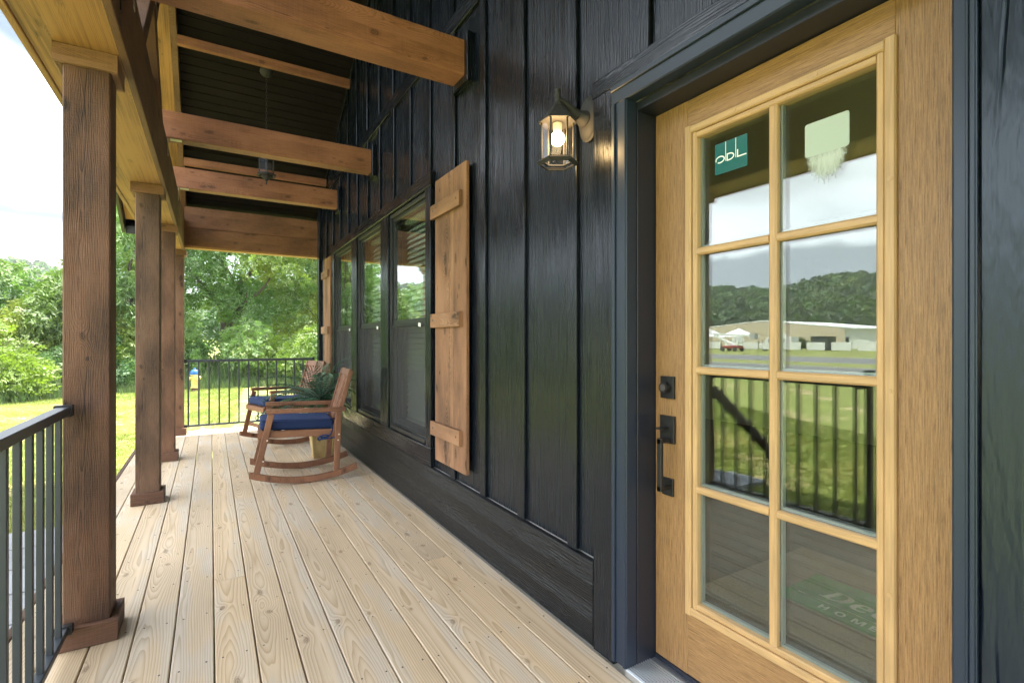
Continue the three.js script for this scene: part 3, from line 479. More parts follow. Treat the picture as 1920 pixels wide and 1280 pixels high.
  // doormat inside
  const matT = cv(1024, 640, (g, w, h) => {
    g.fillStyle = '#94877a'; g.fillRect(0, 0, w, h); const r = rng(3); for (let i = 0; i < 60000; i++) { const v = 90 + r() * 80 | 0; g.fillStyle = `rgba(${v},${v - 10},${v - 20},0.35)`; g.fillRect(r() * w, r() * h, 3, 3); }
    g.fillStyle = '#3f9a48'; g.fillRect(150, 190, 724, 270); g.fillStyle = '#ffffff'; g.textAlign = 'left';
    g.fillStyle = '#e6eee0'; g.font = 'italic bold 104px serif'; g.fillText('Deer Valley', 225, 345); g.fillRect(180, 372, 660, 6); g.font = 'bold 44px sans-serif'; [...'HOMEBUILDERS'].forEach((c, i) => g.fillText(c, 262 + i * 46, 428));
    g.strokeStyle = '#ffffff'; g.lineWidth = 14; for (const s of [-1, 1]) { g.beginPath(); g.arc(512 + s * 42, 215, 36, s > 0 ? 0.2 : 0.2, 3.0); g.stroke(); }
  });
  const mat = thing('doormat', 'grey doormat with a green lettered panel on the floor behind the door glass', 'doormat', [2.45, 0.03, -1.15]);
  const mg = boxGeo(0.9, 0.012, 1.5, 'y', 0.003); put(mat, 'backing', mg, std([0.25, 0.22, 0.19], { roughness: 1 }), [2.45, 0.037, -0.85]);
  const pg = new THREE.PlaneGeometry(1.48, 0.88); pg.rotateX(-Math.PI / 2); pg.rotateY(-Math.PI / 2); put(mat, 'pile', pg, std([1, 1, 1], { map: matT, roughness: 1 }), [2.45, 0.0445, -0.85]);
}

// ---------------------------------------------------------------- window blinds inside
[[-4.25, -3.38, 'white slatted blind inside the window nearest the door'], [-5.34, -4.48, 'white slatted blind inside the middle window'], [-6.455, -5.57, 'white slatted blind inside the window farthest from the door']].forEach(([a, b, label]) => {
  const t = thing('window_blind', label, 'blind', [1.47, 0.5, (a + b) / 2], 0, 'blinds in the three windows');
  const za = a + 0.05, zb = b - 0.05; bx(t, 'head_rail', M.slat, [1.445, 1.495], [2.215, 2.255], [za, zb], 'z', 0.003); bx(t, 'bottom_rail', M.slat, [1.450, 1.490], [0.535, 0.552], [za, zb], 'z', 0.003);
  const g = new THREE.BoxGeometry(0.046, 0.0025, zb - za); g.rotateZ(0.95);
  for (let y = 0.585; y < 2.2; y += 0.045) put(t, 'slat', g, M.slat, [1.47, y, (za + zb) / 2]);
  for (const z of [za + 0.12, zb - 0.12]) for (const x of [1.4465, 1.4935]) cyl(t, 'ladder_cord', M.white, [x, 0.55, z], [x, 2.22, z], 0.0011, 0.0011, 5);
});

// ---------------------------------------------------------------- porch frame: posts, header, tie beams, ceiling, roof
const porch = thing('porch_roof', 'stained timber porch frame: square posts, header, tie beams and dark boarded ceiling', 'porch', [0, 0, -3.6]);
{
  const HB = 2.388, HT = 2.768, hx = [-0.605, -0.290];
  bx(porch, 'header_soffit', M.soffit, [hx[0], hx[1] - 0.03], [HB, HB + 0.02], [-5.2, 0.6], 'z', 0.001); bx(porch, 'header_soffit', M.soffit, [hx[0], hx[1] - 0.03], [HB, HB + 0.02], [-8.05, -5.203], 'z', 0.001);
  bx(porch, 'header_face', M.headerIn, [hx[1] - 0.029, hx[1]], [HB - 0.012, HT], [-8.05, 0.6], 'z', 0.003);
  bx(porch, 'header_face', M.header, [hx[0] - 0.028, hx[0] - 0.001], [HB - 0.008, HT], [-8.05, 0.6], 'z', 0.003);
  bx(porch, 'header_beam', M.header, [hx[0], hx[1] - 0.03], [HB + 0.021, HT - 0.003], [-8.05, 0.6], 'z', 0);
  // posts with base and cap boards
  const PW = 0.15; [[-2.61, -0.503, M.post], [-4.61, -0.480, M.postB], [-6.13, -0.463, M.postC], [-7.72, -0.448, M.postC]].forEach(([zf, x0, m], i) => {
    const x1 = x0 + PW, z0 = zf - PW, e = 0.026, post = bx(porch, 'post', m, [x0, x1], [0.001, HB - 0.002], [z0, zf], 'y', 0.005);
    const ring = (n, mm, y0, y1, tilt) => { bx(post, n, mm, [x0 - e, x1 + e], [y0, y1], [zf + 0.001, zf + e], 'x', 0.003); bx(post, n, mm, [x0 - e, x1 + e], [y0, y1], [z0 - e, z0 - 0.001], 'x', 0.003); bx(post, n, mm, [x1 + 0.001, x1 + e], [y0, y1], [z0, zf], 'z', 0.003); bx(post, n, mm, [x0 - e, x0 - 0.001], [y0, y1], [z0, zf], 'z', 0.003); };
    ring('base_board', M.base, 0.0015, 0.088); ring('cap_board', M.cap, HB - 0.072, HB - 0.001);
  });
  // tie beams from header to wall, a black block behind each end
  [[-2.69, 0.165], [-4.70, 0.125], [-6.18, 0.125], [-0.7, 0.14]].forEach(([zf, t]) => {
    const b = bx(porch, 'tie_beam', M.beam, [hx[1] - 0.10, 1.288], [2.795, 3.005], [zf - t, zf], 'x', 0.006);
    bx(porch, 'backing_block', M.batten, [1.289, 1.334], [2.755, 3.045], [zf - t - 0.035, zf + 0.035], 'y', 0.003);
    put(b, 'bracket', boxGeo(0.075, 0.003, 0.05, 'y', 0), M.zinc, [hx[1] + 0.055, 2.7925, zf - 0.04]); put(b, 'bracket', boxGeo(0.003, 0.12, 0.05, 'y', 0), M.zinc, [hx[1] + 0.0025, 2.73, zf - 0.04]);
  });
  // end beam: two boards high, lighter under edge
  bx(porch, 'end_beam', M.beamDark, [hx[1] + 0.001, 1.334], [2.655, 2.925], [-7.74, -7.60], 'x', 0.004); bx(porch, 'end_beam', M.beamDark, [hx[1] + 0.001, 1.334], [2.428, 2.652], [-7.742, -7.598], 'x', 0.004);
  bx(porch, 'end_beam', M.soffit, [hx[1] + 0.001, 1.334], [2.40, 2.4275], [-7.735, -7.605], 'x', 0.004);
  // ceiling: narrow dark boards running across, on both slopes
  const Ls = (RIDGE + 8.05) / Math.cos(Math.atan(0.565)), ang = Math.atan(0.565);
  for (const sgn of [1, -1]) {
    const n = Math.floor(Ls / 0.1), dirz = sgn > 0 ? -1 : 1;
    for (let k = 0; k < n; k++) { const d = (k + 0.5) * 0.1, z = RIDGE + dirz * d * Math.cos(ang), y = ceil(RIDGE) - d * Math.sin(ang) + 0.010; const g = boxGeo(1.60, 0.012, 0.094, 'x', 0.004); g.rotateX(sgn > 0 ? -ang : ang); put(porch, 'ceiling_board', g, M.ceiling, [0.535, y, z]); }
    const slab = (x0, x1, dy, t, m, name, ext = 0.1) => { const L = Ls + ext, g = boxGeo(x1 - x0, t, L, 'z', 0.002); g.rotateX(sgn > 0 ? -ang : ang); const d = L / 2; put(porch, name, g, m, [(x0 + x1) / 2, ceil(RIDGE) - d * Math.sin(ang) + dy, RIDGE + dirz * d * Math.cos(ang)]); };
    slab(-0.95, 6.8, 0.10, 0.05, M.roofing, 'roof_deck', 0.14); slab(-0.94, -0.32, 0.035, 0.02, M.soffit, 'rake_soffit', 0.05);
    slab(-0.985, -0.951, 0.0, 0.20, M.vinyl, 'rake_fascia', 0.16); slab(-0.325, -0.270, -0.035, 0.14, M.headerIn, 'truss_chord', -0.3);
    slab(1.31, 1.334, -0.012, 0.03, M.batten, 'frieze_strip', -0.25);
    // purlins under the ceiling
    for (const z of [-5.60, -6.90]) { const zz = sgn > 0 ? z : 2 * RIDGE - z; bx(porch, 'purlin', M.beam, [-0.268, 1.30], [ceil(zz) - 0.185, ceil(zz) - 0.10], [zz - 0.045, zz + 0.01], 'x', 0.003); }
    const ez = RIDGE + dirz * (Ls + 0.14) * Math.cos(ang), ey = ceil(RIDGE) - (Ls + 0.14) * Math.sin(ang); bx(porch, 'eave_fascia', M.vinyl, [-0.95, 6.8], [ey - 0.10, ey + 0.12], [ez - (sgn > 0 ? 0.03 : 0), ez + (sgn > 0 ? 0 : 0.03)], 'x', 0.003);
    bx(porch, 'gutter', M.vinyl, [-0.99, 6.8], [ey - 0.02, ey + 0.10], [Math.min(ez, ez + dirz * 0.12), Math.max(ez, ez + dirz * 0.12)], 'x', 0.02);
  }
  // open truss over the header
  for (const s of [1, -1]) {
    const z0 = s > 0 ? -3.28 : -3.92;
    bar(porch, 'truss_brace', M.cap, [-0.42, HT, RIDGE + s * 0.35], [-0.42, ceil(RIDGE + s * 1.6) - 0.1, RIDGE + s * 1.6], 0.12, 0.12, [1, 0, 0], 0.005);
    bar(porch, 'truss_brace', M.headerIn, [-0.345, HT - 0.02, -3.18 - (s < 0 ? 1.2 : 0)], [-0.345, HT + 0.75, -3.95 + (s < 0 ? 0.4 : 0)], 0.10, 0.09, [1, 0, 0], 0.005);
  }
  bar(porch, 'king_post', M.cap, [-0.42, HT, RIDGE], [-0.42, ceil(RIDGE) - 0.1, RIDGE], 0.13, 0.13, [1, 0, 0], 0.005);
  bar(porch, 'strap', M.black, [-0.287, 2.80, -2.36], [-0.287, 2.45, -2.36], 0.003, 0.03, [1, 0, 0], 0);
}

// ---------------------------------------------------------------- railings
function railing(name, label, a, b, n, off) { // along x or z, centre line from a to b
  const base = [(a[0] + b[0]) / 2, 0, (a[2] + b[2]) / 2], t = thing(name, label, 'railing', base, 0), ax = Math.abs(a[0] - b[0]) > Math.abs(a[2] - b[2]) ? 'x' : 'z';
  const w = 0.019, seg = (n_, y0, y1, h) => ax === 'z' ? bx(t, n_, M.rail, [a[0] - h, a[0] + h], [y0, y1], [Math.min(a[2], b[2]), Math.max(a[2], b[2])], 'z', 0.003) : bx(t, n_, M.rail, [Math.min(a[0], b[0]), Math.max(a[0], b[0])], [y0, y1], [a[2] - h, a[2] + h], 'x', 0.003);
  seg('top_rail', 0.932, 0.965, 0.022); seg('bottom_rail', 0.085, 0.110, 0.016);
  const g = boxGeo(w, 0.822, w, 'y', 0.002);
  for (let k = 0; k < n; k++) { const d = off + k * 0.1165; put(t, 'baluster', g, M.rail, ax === 'z' ? [a[0], 0.521, a[2] + d] : [a[0] + d, 0.521, a[2]]); }
  for (const p of [a, b]) for (const [y, h] of [[0.9485, 0.046], [0.0975, 0.034]]) { const s = p === a ? 1 : -1; ax === 'z' ? bx(t, 'bracket', M.black, [a[0] - 0.028, a[0] + 0.028], [y - h / 2, y + h / 2], [p[2] - (s < 0 ? 0.03 : 0), p[2] + (s > 0 ? 0.03 : 0)], 'z', 0.003) : bx(t, 'bracket', M.black, [p[0] - (s < 0 ? 0.03 : 0), p[0] + (s > 0 ? 0.03 : 0)], [y - h / 2, y + h / 2], [a[2] - 0.028, a[2] + 0.028], 'x', 0.003); }
  return t;
}
{
  const t = railing('porch_railing', 'black metal railing with square balusters joined to the nearest post', [-0.490, 0, -2.582], [-0.490, 0, -1.50], 9, 0.095);
  const nw = bx(t, 'newel_post', M.rail, [-0.509, -0.471], [0.002, 1.02], [-1.498, -1.460], 'y', 0.004); put(nw, 'newel_cap', boxGeo(0.05, 0.02, 0.05, 'y', 0.006), M.black, [-0.49, 1.031, -1.479]); put(nw, 'newel_foot', boxGeo(0.1, 0.012, 0.1, 'y', 0.003), M.black, [-0.49, 0.0085, -1.479]);
  railing('porch_railing', 'black metal railing across the far end of the porch', [-0.297, 0, -7.80], [1.30, 0, -7.80], 14, 0.045);
}

// ---------------------------------------------------------------- wall lantern and hanging lantern
function lanternCage(t, cx, cy, cz, s, lit) { // hexagonal cage: top rim at cy, glass below
  const hex = (r, y) => [...Array(6)].map((_, k) => { const a = (k + 0.5) * Math.PI / 3; return [cx + r * Math.cos(a) * s, cy + y * s, cz + r * Math.sin(a) * s]; });
  const hc = (r0, r1, h) => { const g = new THREE.CylinderGeometry(r1 * s, r0 * s, h * s, 6, 1).toNonIndexed(); g.rotateY(Math.PI / 3); g.computeVertexNormals(); return g; };
  for (const [r0, r1, h, y] of [[0.077, 0.070, 0.012, 0.006], [0.066, 0.056, 0.010, 0.0175], [0.056, 0.040, 0.018, 0.032], [0.040, 0.025, 0.020, 0.0515], [0.025, 0.015, 0.016, 0.0705]]) put(t, 'hood', hc(r0, r1, h), M.iron, [cx, cy + y * s, cz]);
  const f = put(t, 'finial', lathe([[0, 0.058], [0.010, 0.058], [0.011, 0.05], [0.008, 0.044], [0.011, 0.036], [0.013, 0.03], [0.009, 0.018], [0.010, 0.008], [0.014, 0], [0, 0]].map(p => [p[0] * s, p[1] * s]), 16), M.iron, [cx, cy + 0.076 * s, cz]);
  const T = hex(0.063, 0), B = hex(0.0625, -0.148);
  for (let k = 0; k < 6; k++) { bar(t, 'corner_bar', M.iron, T[k], B[k], 0.006 * s, 0.006 * s, [1, 0, 0.3], 0.001); const q = (k + 1) % 6, g = new THREE.BufferGeometry(); g.setAttribute('position', new THREE.Float32BufferAttribute([...T[k], ...B[k], ...B[q], ...T[k], ...B[q], ...T[q]].map((v, i) => v - [cx, cy, cz][i % 3]), 3)); g.setAttribute('uv', new THREE.Float32BufferAttribute([0, 1, 0, 0, 1, 0, 0, 1, 1, 0, 1, 1], 2)); g.computeVertexNormals(); put(t, 'glass_pane', g, M.clear, [cx, cy, cz]); }
  // open bottom ring, six sides
  const o = hex(0.075, -0.160), o2 = hex(0.064, -0.148); for (let k = 0; k < 6; k++) { const q = (k + 1) % 6, m = (p, r) => [(p[k][0] + p[q][0]) / 2, (p[k][1] + p[q][1]) / 2, (p[k][2] + p[q][2]) / 2]; const a = (k + 1) * Math.PI / 3; bar(t, 'bottom_rim', M.iron, o2[k], o2[q], 0.010 * s, 0.006 * s, [Math.cos(a), 0, Math.sin(a)], 0.001); bar(t, 'bottom_rim', M.iron, o[k], o[q], 0.018 * s, 0.007 * s, [Math.cos(a), 0.8, Math.sin(a)], 0.001); }
}
{
  const cx = 1.168, cz = -1.595, cy = 2.076, t = thing('wall_lantern', 'lit black hexagonal glass lantern bracketed to the siding left of the door', 'wall lantern', [1.335, 2.13, -1.60]);
  lanternCage(t, cx, cy, cz, 1.0, true);
  const bp = new THREE.SphereGeometry(1, 24, 16); bp.scale(0.028, 0.088, 0.056); put(t, 'backplate', bp, M.iron, [1.330, 2.130, -1.60]);
  const rim = new THREE.SphereGeometry(1, 24, 12); rim.scale(0.012, 0.095, 0.062); put(t, 'backplate', rim, M.iron, [1.329, 2.130, -1.60]);
  const pts = [[1.305, 2.125, -1.60], [1.27, 2.132, -1.599], [1.235, 2.150, -1.598], [1.20, 2.168, -1.596], [cx, 2.168, cz]], rad = [0.036, 0.021, 0.014, 0.011, 0.010];
  for (let k = 0; k < 4; k++) cyl(t, 'arm', M.iron, pts[k], pts[k + 1], rad[k], rad[k + 1], 14);
  cyl(t, 'socket', M.white, [cx, cy - 0.002, cz], [cx, cy - 0.042, cz], 0.018, 0.016, 18);
  const bulb = put(t, 'bulb', new THREE.SphereGeometry(0.029, 24, 18), new THREE.MeshStandardMaterial({ color: lin(1, 0.95, 0.85), emissive: lin(1, 0.83, 0.55), emissiveIntensity: 2.2, roughness: 0.4 }), [cx, cy - 0.062, cz]);
  const pl = new THREE.PointLight(lin(1, 0.66, 0.32), 0.05, 0, 2); pl.position.set(cx, cy - 0.062, cz); pl.castShadow = true; pl.shadow.radius = 1.1; scene.add(pl);
}
{
  const x = 0.50, z = -5.83, y = ceil(z), t = thing('pendant_lantern', 'black glass lantern hanging on a chain from the dark porch ceiling', 'pendant lantern', [x, 2.86, z]);
  const cg = lathe([[0, -0.035], [0.03, -0.032], [0.06, -0.012], [0.065, 0], [0, 0]], 24); cg.rotateX(-Math.atan(0.565)); put(t, 'canopy', cg, M.iron, [x, y - 0.002, z]);
  const y0 = 3.24, n = Math.round((y - 0.04 - y0) / 0.034), link = new THREE.TorusGeometry(0.013, 0.0026, 5, 10); link.scale(0.6, 1.5, 1);
  for (let k = 0; k < n; k++) { const m = put(t, 'chain_link', link, M.iron, [x, y0 + 0.02 + k * 0.034, z]); m.rotation.y = k % 2 ? 1.57 : 0; }
  lanternCage(t, x, 3.14, z, 1.2, false);
  const tail = put(t, 'bottom_finial', lathe([[0, -0.10], [0.006, -0.09], [0.010, -0.075], [0.006, -0.06], [0.02, -0.045], [0.055, -0.01], [0.07, 0], [0, 0.004]], 6), M.iron, [x, 2.945, z]);
}

// ---------------------------------------------------------------- rocking chairs (local: x towards the back, z across)
function rockingChair(label, base, turn) {
  const t = thing('rocking_chair', label, 'rocking chair', base, turn, 'rocking chairs on the porch'), m = M.teak;
  const add = (n, g, mat = m, par = t) => { const o = new THREE.Mesh(g, mat); o.name = n; o.castShadow = o.receiveShadow = true; par.add(o); return o; };
  const rk = x => 0.008 + 0.62 - Math.sqrt(0.62 * 0.62 - 0) + (x - 0.03) * (x - 0.03) * 0.42;   // underside of the rocker
  for (const s of [-1, 1]) {
    const z = s * 0.272;
    const sh = new THREE.Shape(); for (let k = 0; k <= 20; k++) { const x = -0.415 + k * 0.0428; k ? sh.lineTo(x, rk(x)) : sh.moveTo(x, rk(x)); } for (let k = 20; k >= 0; k--) { const x = -0.415 + k * 0.0428; sh.lineTo(x + (k === 20 ? -0.012 : 0), rk(x) + 0.047); }
    const g = new THREE.ExtrudeGeometry(sh, { depth: 0.028, bevelEnabled: true, bevelSize: 0.003, bevelThickness: 0.003, bevelSegments: 1 }); g.translate(0, 0, z - 0.014); add('rocker', g);
    add('leg', barGeo([-0.372, rk(-0.372) + 0.01, z], [-0.255, 0.605, z], 0.050, 0.026, [1, 0, 0], 0.003)); add('leg', barGeo([0.262, rk(0.262) + 0.03, z], [0.285, 0.605, z], 0.050, 0.026, [1, 0, 0], 0.003));
    add('armrest', barGeo([-0.290, 0.628, z], [0.335, 0.614, z], 0.036, 0.050, [0, 1, 0], 0.004));
    add('side_rail', barGeo([-0.345, 0.437, s * 0.244], [0.290, 0.410, s * 0.244], 0.058, 0.024, [0, 1, 0], 0.003));
    for (const p of [[0.283, 0.395], [0.276, 0.345], [0.3, 0.612], [-0.315, 0.22], [-0.285, 0.39]]) { const g2 = new THREE.CylinderGeometry(0.0065, 0.0065, 0.004, 10); g2.rotateX(Math.PI / 2); g2.translate(p[0], p[1], z + s * 0.015); add('bolt', g2, M.bolt); }
    // back stile, reclined
    add('back_stile', barGeo([0.235, 0.36, s * 0.235], [0.395, 0.945, s * 0.215], 0.040, 0.026, [1, -0.27, 0], 0.003));
  }
  add('front_rail', barGeo([-0.345, 0.425, -0.255], [-0.345, 0.425, 0.255], 0.055, 0.024, [0, 1, 0], 0.003)); add('rear_rail', barGeo([0.27, 0.392, -0.255], [0.27, 0.392, 0.255], 0.05, 0.024, [0, 1, 0], 0.003));
  for (let k = 0; k < 6; k++) { const x = -0.30 + k * 0.095; add('seat_slat', barGeo([x, 0.446 - k * 0.0045, -0.226], [x, 0.446 - k * 0.0045, 0.226], 0.066, 0.014, [1, 0, 0], 0.002)); }
  add('stretcher', barGeo([-0.315, 0.22, -0.26], [-0.315, 0.22, 0.26], 0.042, 0.02, [0, 1, 0], 0.003));
  // backrest frame and chevron slats
  const bp = (u, v) => { const k = v; return [0.252 + 0.143 * k, 0.42 + 0.525 * k, u]; };   // u across, v 0..1 up the back
  add('top_rail', barGeo(bp(-0.21, 0.965), bp(0.21, 0.965), 0.062, 0.024, [0.143, 0.525, 0], 0.004)); add('bottom_rail', barGeo(bp(-0.22, 0.10), bp(0.22, 0.10), 0.05, 0.022, [0.143, 0.525, 0], 0.003));
  add('centre_stile', barGeo(bp(0, 0.13), bp(0, 0.92), 0.036, 0.02, [0, 0, 1], 0.003));
  for (const s of [-1, 1]) for (let k = 0; k < 8; k++) { const v0 = -0.02 + k * 0.118, v1 = v0 + 0.30; let a = [0.018, v0], b = [0.205, v1]; const L = (b[1] - a[1]) / (b[0] - a[0]); if (a[1] < 0.13) { a[0] += (0.13 - a[1]) / L; a[1] = 0.13; } if (b[1] > 0.92) { b[0] -= (b[1] - 0.92) / L; b[1] = 0.92; } if (b[0] - a[0] < 0.03) continue; add('back_slat', barGeo(bp(s * a[0], a[1]), bp(s * b[0], b[1]), 0.034, 0.014, [-0.2 , -0.5, s * 0.6], 0.002)); }
  // cushion: a soft box, slightly domed
  const cg = new RoundedBoxGeometry(0.60, 0.088, 0.47, 6, 0.032); { const p = cg.attributes.position; for (let i = 0; i < p.count; i++) { const x = p.getX(i) / 0.30, z = p.getZ(i) / 0.235, y = p.getY(i); p.setY(i, y + (y > 0 ? 0.016 * (1 - x * x) * (1 - z * z) + 0.004 * Math.sin(x * 9 + z * 5) * (1 - z * z) : 0)); p.setX(i, p.getX(i) * (1 + 0.02 * Math.cos(z * 3))); } cg.computeVertexNormals(); } cg.rotateZ(-0.045); cg.translate(-0.045, 0.494, 0);
  const cu = add('cushion', cg, M.cushion);
  add('cushion_piping', tubeGeo([[-0.34, 0.555, -0.225], [-0.34, 0.555, 0.225], [0.235, 0.528, 0.228], [0.24, 0.528, -0.225]].concat([[-0.34, 0.555, -0.225]]), 0.004, 60, 5), M.cord, cu);
  add('cushion_tie', tubeGeo([[0.235, 0.475, 0.235], [0.225, 0.42, 0.258], [0.20, 0.385, 0.262], [0.13, 0.372, 0.262], [0.16, 0.362, 0.264], [0.27, 0.37, 0.266]], 0.006, 30, 6), M.cord, cu); add('cushion_tie', tubeGeo([[0.21, 0.385, 0.262], [0.17, 0.395, 0.268], [0.12, 0.38, 0.268], [0.11, 0.36, 0.266], [0.19, 0.37, 0.268]], 0.007, 24, 6), M.cord, cu);
  return t;
}
rockingChair('reddish wooden rocking chair with a blue cushion, the one nearer the door', [0.705, 0, -4.87], -4 * Math.PI / 180);
rockingChair('reddish wooden rocking chair with a blue cushion, the one next to the end railing', [0.775, 0, -6.64], 17 * Math.PI / 180);

// ---------------------------------------------------------------- planter and fern
{
  const px = 1.0, pz = -5.55, t = thing('planter', 'tall yellow wooden planter tapering to the floor behind the nearer chair', 'planter', [px, 0, pz]);
  const h = 0.50, b = 0.085, a = 0.135;
  const g = new THREE.CylinderGeometry(a * 1.414, b * 1.414, h, 4, 1).toNonIndexed(); g.rotateY(Math.PI / 4); g.computeVertexNormals(); put(t, 'box', g, M.planter, [px, h / 2 + 0.002, pz]);
  for (const s of [-1, 1]) { bar(t, 'corner_strip', M.planter, [px + s * b, 0.003, pz + b], [px + s * a, h, pz + a], 0.02, 0.02, [1, 0, 0], 0.003); }
  bx(t, 'rim', M.planter, [px - a - 0.02, px + a + 0.02], [h + 0.003, h + 0.028], [pz - a - 0.02, pz + a + 0.02], 'x', 0.004);
  const f = thing('fern', 'bushy dark green fern between the two rocking chairs', 'fern', [px, h + 0.03, pz]), r = rng(66), fy = h + 0.07;
  for (let k = 0; k < 52; k++) {
    const az = k * 2.39996, el = 0.1 + 1.35 * r(), L = 0.46 + 0.30 * r(), dx = Math.cos(az), dz = Math.sin(az), P = [], I = [], pts = [], N = 22, lim = dx > 0 ? 0.62 : 1;
    let x = 0, y = 0, e = el; for (let i = 0; i <= N; i++) { pts.push([x * dx * lim, y, x * dz]); x += Math.cos(e) * L / N; y += Math.sin(e) * L / N; e -= 1.3 / N * (0.6 + i / N); }
    for (let i = 2; i < N; i++) { const p = pts[i], q = pts[i + 1] || p, w = 0.062 * Math.sin(Math.PI * Math.pow(i / N, 0.75)) + 0.008; for (const s of [-1, 1]) { const lx = -dz * s * w, lz = dx * s * w, fx = (q[0] - p[0]) * 0.9, fv = (q[1] - p[1]) * 0.9, fz = (q[2] - p[2]) * 0.9; P.push(p[0], p[1], p[2], p[0] + lx * 0.5 + fx * 0.75, p[1] + fv * 0.4 + 0.004, p[2] + lz * 0.5 + fz * 0.75, p[0] + lx + fx * 1.5, p[1] - w * 0.25 + fv, p[2] + lz + fz * 1.5, p[0], p[1], p[2], p[0] + lx + fx * 1.5, p[1] - w * 0.25 + fv, p[2] + lz + fz * 1.5, p[0] + lx * 0.5 + fx * 0.1, p[1], p[2] + lz * 0.5 + fz * 0.1); } }
    const fg = new THREE.BufferGeometry(); fg.setAttribute('position', new THREE.Float32BufferAttribute(P, 3)); const st = tubeGeo(pts.filter((_, i) => i % 4 === 0), 0.0018, 12, 4).toNonIndexed(); st.deleteAttribute('uv'); st.deleteAttribute('normal'); const mg = mergeGeometries([fg, st]); mg.computeVertexNormals();
    put(f, 'frond', mg, k % 3 === 1 ? M.fernPale : M.fern, [px, fy, pz]);
  }
}

// ---------------------------------------------------------------- outside: stone landing, weathered log, hydrant
{
  const s = struct('stone_path', [-1.6, -0.4, -4]); const r = rng(17);
  for (let j = 0; j < 5; j++) for (let i = 0; i < 3; i++) { const x0 = -0.93 - (i + 1) * 0.5 + (j % 2) * 0.06, z0 = -3.35 - (j + 1) * 0.45; put(s, 'paving_stone', boxGeo(0.485 + (r() - 0.5) * 0.01, 0.06, 0.435 + (r() - 0.5) * 0.01, 'y', 0.006), M.slab, [x0 + 0.25, -0.385 + r() * 0.008, z0 + 0.22]).rotation.y = (r() - 0.5) * 0.02; }
  const lg = thing('weathered_log', 'grey weathered log post with a slanting branch, mirrored in the door glass', 'log', [-0.80, -0.4, -2.84]);
  const wob = (a, b, r0, r1, sd, n = 14) => { const g = new THREE.CylinderGeometry(r1, r0, 1, 12, n), p = g.attributes.position, A = new THREE.Vector3(...a), d = new THREE.Vector3(...b).sub(A), L = d.length(); g.applyMatrix4(new THREE.Matrix4().makeTranslation(0, 0.5, 0)); for (let i = 0; i < p.count; i++) { const x = p.getX(i), y = p.getY(i), z = p.getZ(i), an = Math.atan2(z, x), k = 1 + 0.22 * n2(an * 2 + 9, y * 6, 99, 99, sd) + 0.12 * n2(an * 5 + 20, y * 14, 99, 99, sd + 1), bx_ = 0.02 * n2(y * 4, 3, 99, 99, sd + 2); p.setXYZ(i, x * k + bx_, y * L, z * k); } g.applyQuaternion(new THREE.Quaternion().setFromUnitVectors(new THREE.Vector3(0, 1, 0), d.normalize())); g.computeVertexNormals(); return g; };
  put(lg, 'trunk', wob([0, 0, 0], [0, 1.35, -0.02], 0.05, 0.042, 500), M.log, [-0.80, -0.4, -2.84]); put(lg, 'branch', wob([0, 0, 0], [0.0, -0.48, 0.56], 0.042, 0.040, 510), M.log, [-0.80, 0.80, -2.82]);
}
{
  const x = -0.44, z = -18.8, y = -0.4, t = thing('fire_hydrant', 'pale yellow fire hydrant with a blue bonnet at the lawn edge', 'fire hydrant', [x, y, z]);
  put(t, 'stem', lathe([[0, 0], [0.15, 0], [0.15, 0.03], [0.11, 0.04], [0.105, 0.12], [0, 0.12]], 20), M.rust, [x, y, z]);
  put(t, 'barrel', lathe([[0, 0.12], [0.15, 0.12], [0.15, 0.16], [0.115, 0.17], [0.115, 0.30], [0.125, 0.32], [0.125, 0.62], [0.16, 0.63], [0.16, 0.66], [0, 0.66]], 24), M.hydYellow, [x, y, z]);
  put(t, 'bonnet', lathe([[0.16, 0.66], [0.165, 0.70], [0.15, 0.78], [0.10, 0.84], [0.05, 0.86], [0.035, 0.87], [0.035, 0.92], [0, 0.92]], 24), M.hydBlue, [x, y, z]);
  for (const [dx, dz, r, l] of [[-1, 0.3, 0.062, 0.23], [1, -0.3, 0.062, 0.21], [0.3, 1, 0.085, 0.22]]) { const n = Math.hypot(dx, dz); cyl(t, 'outlet', M.hydYellow, [x, y + 0.52, z], [x + dx / n * (l - 0.05), y + 0.52, z + dz / n * (l - 0.05)], r, r, 16); cyl(t, 'outlet_cap', M.hydYellow, [x + dx / n * (l - 0.05), y + 0.52, z + dz / n * (l - 0.05)], [x + dx / n * l, y + 0.52, z + dz / n * l], r * 1.25, r * 1.1, 6); }
  t.scale.setScalar(0.8);
}

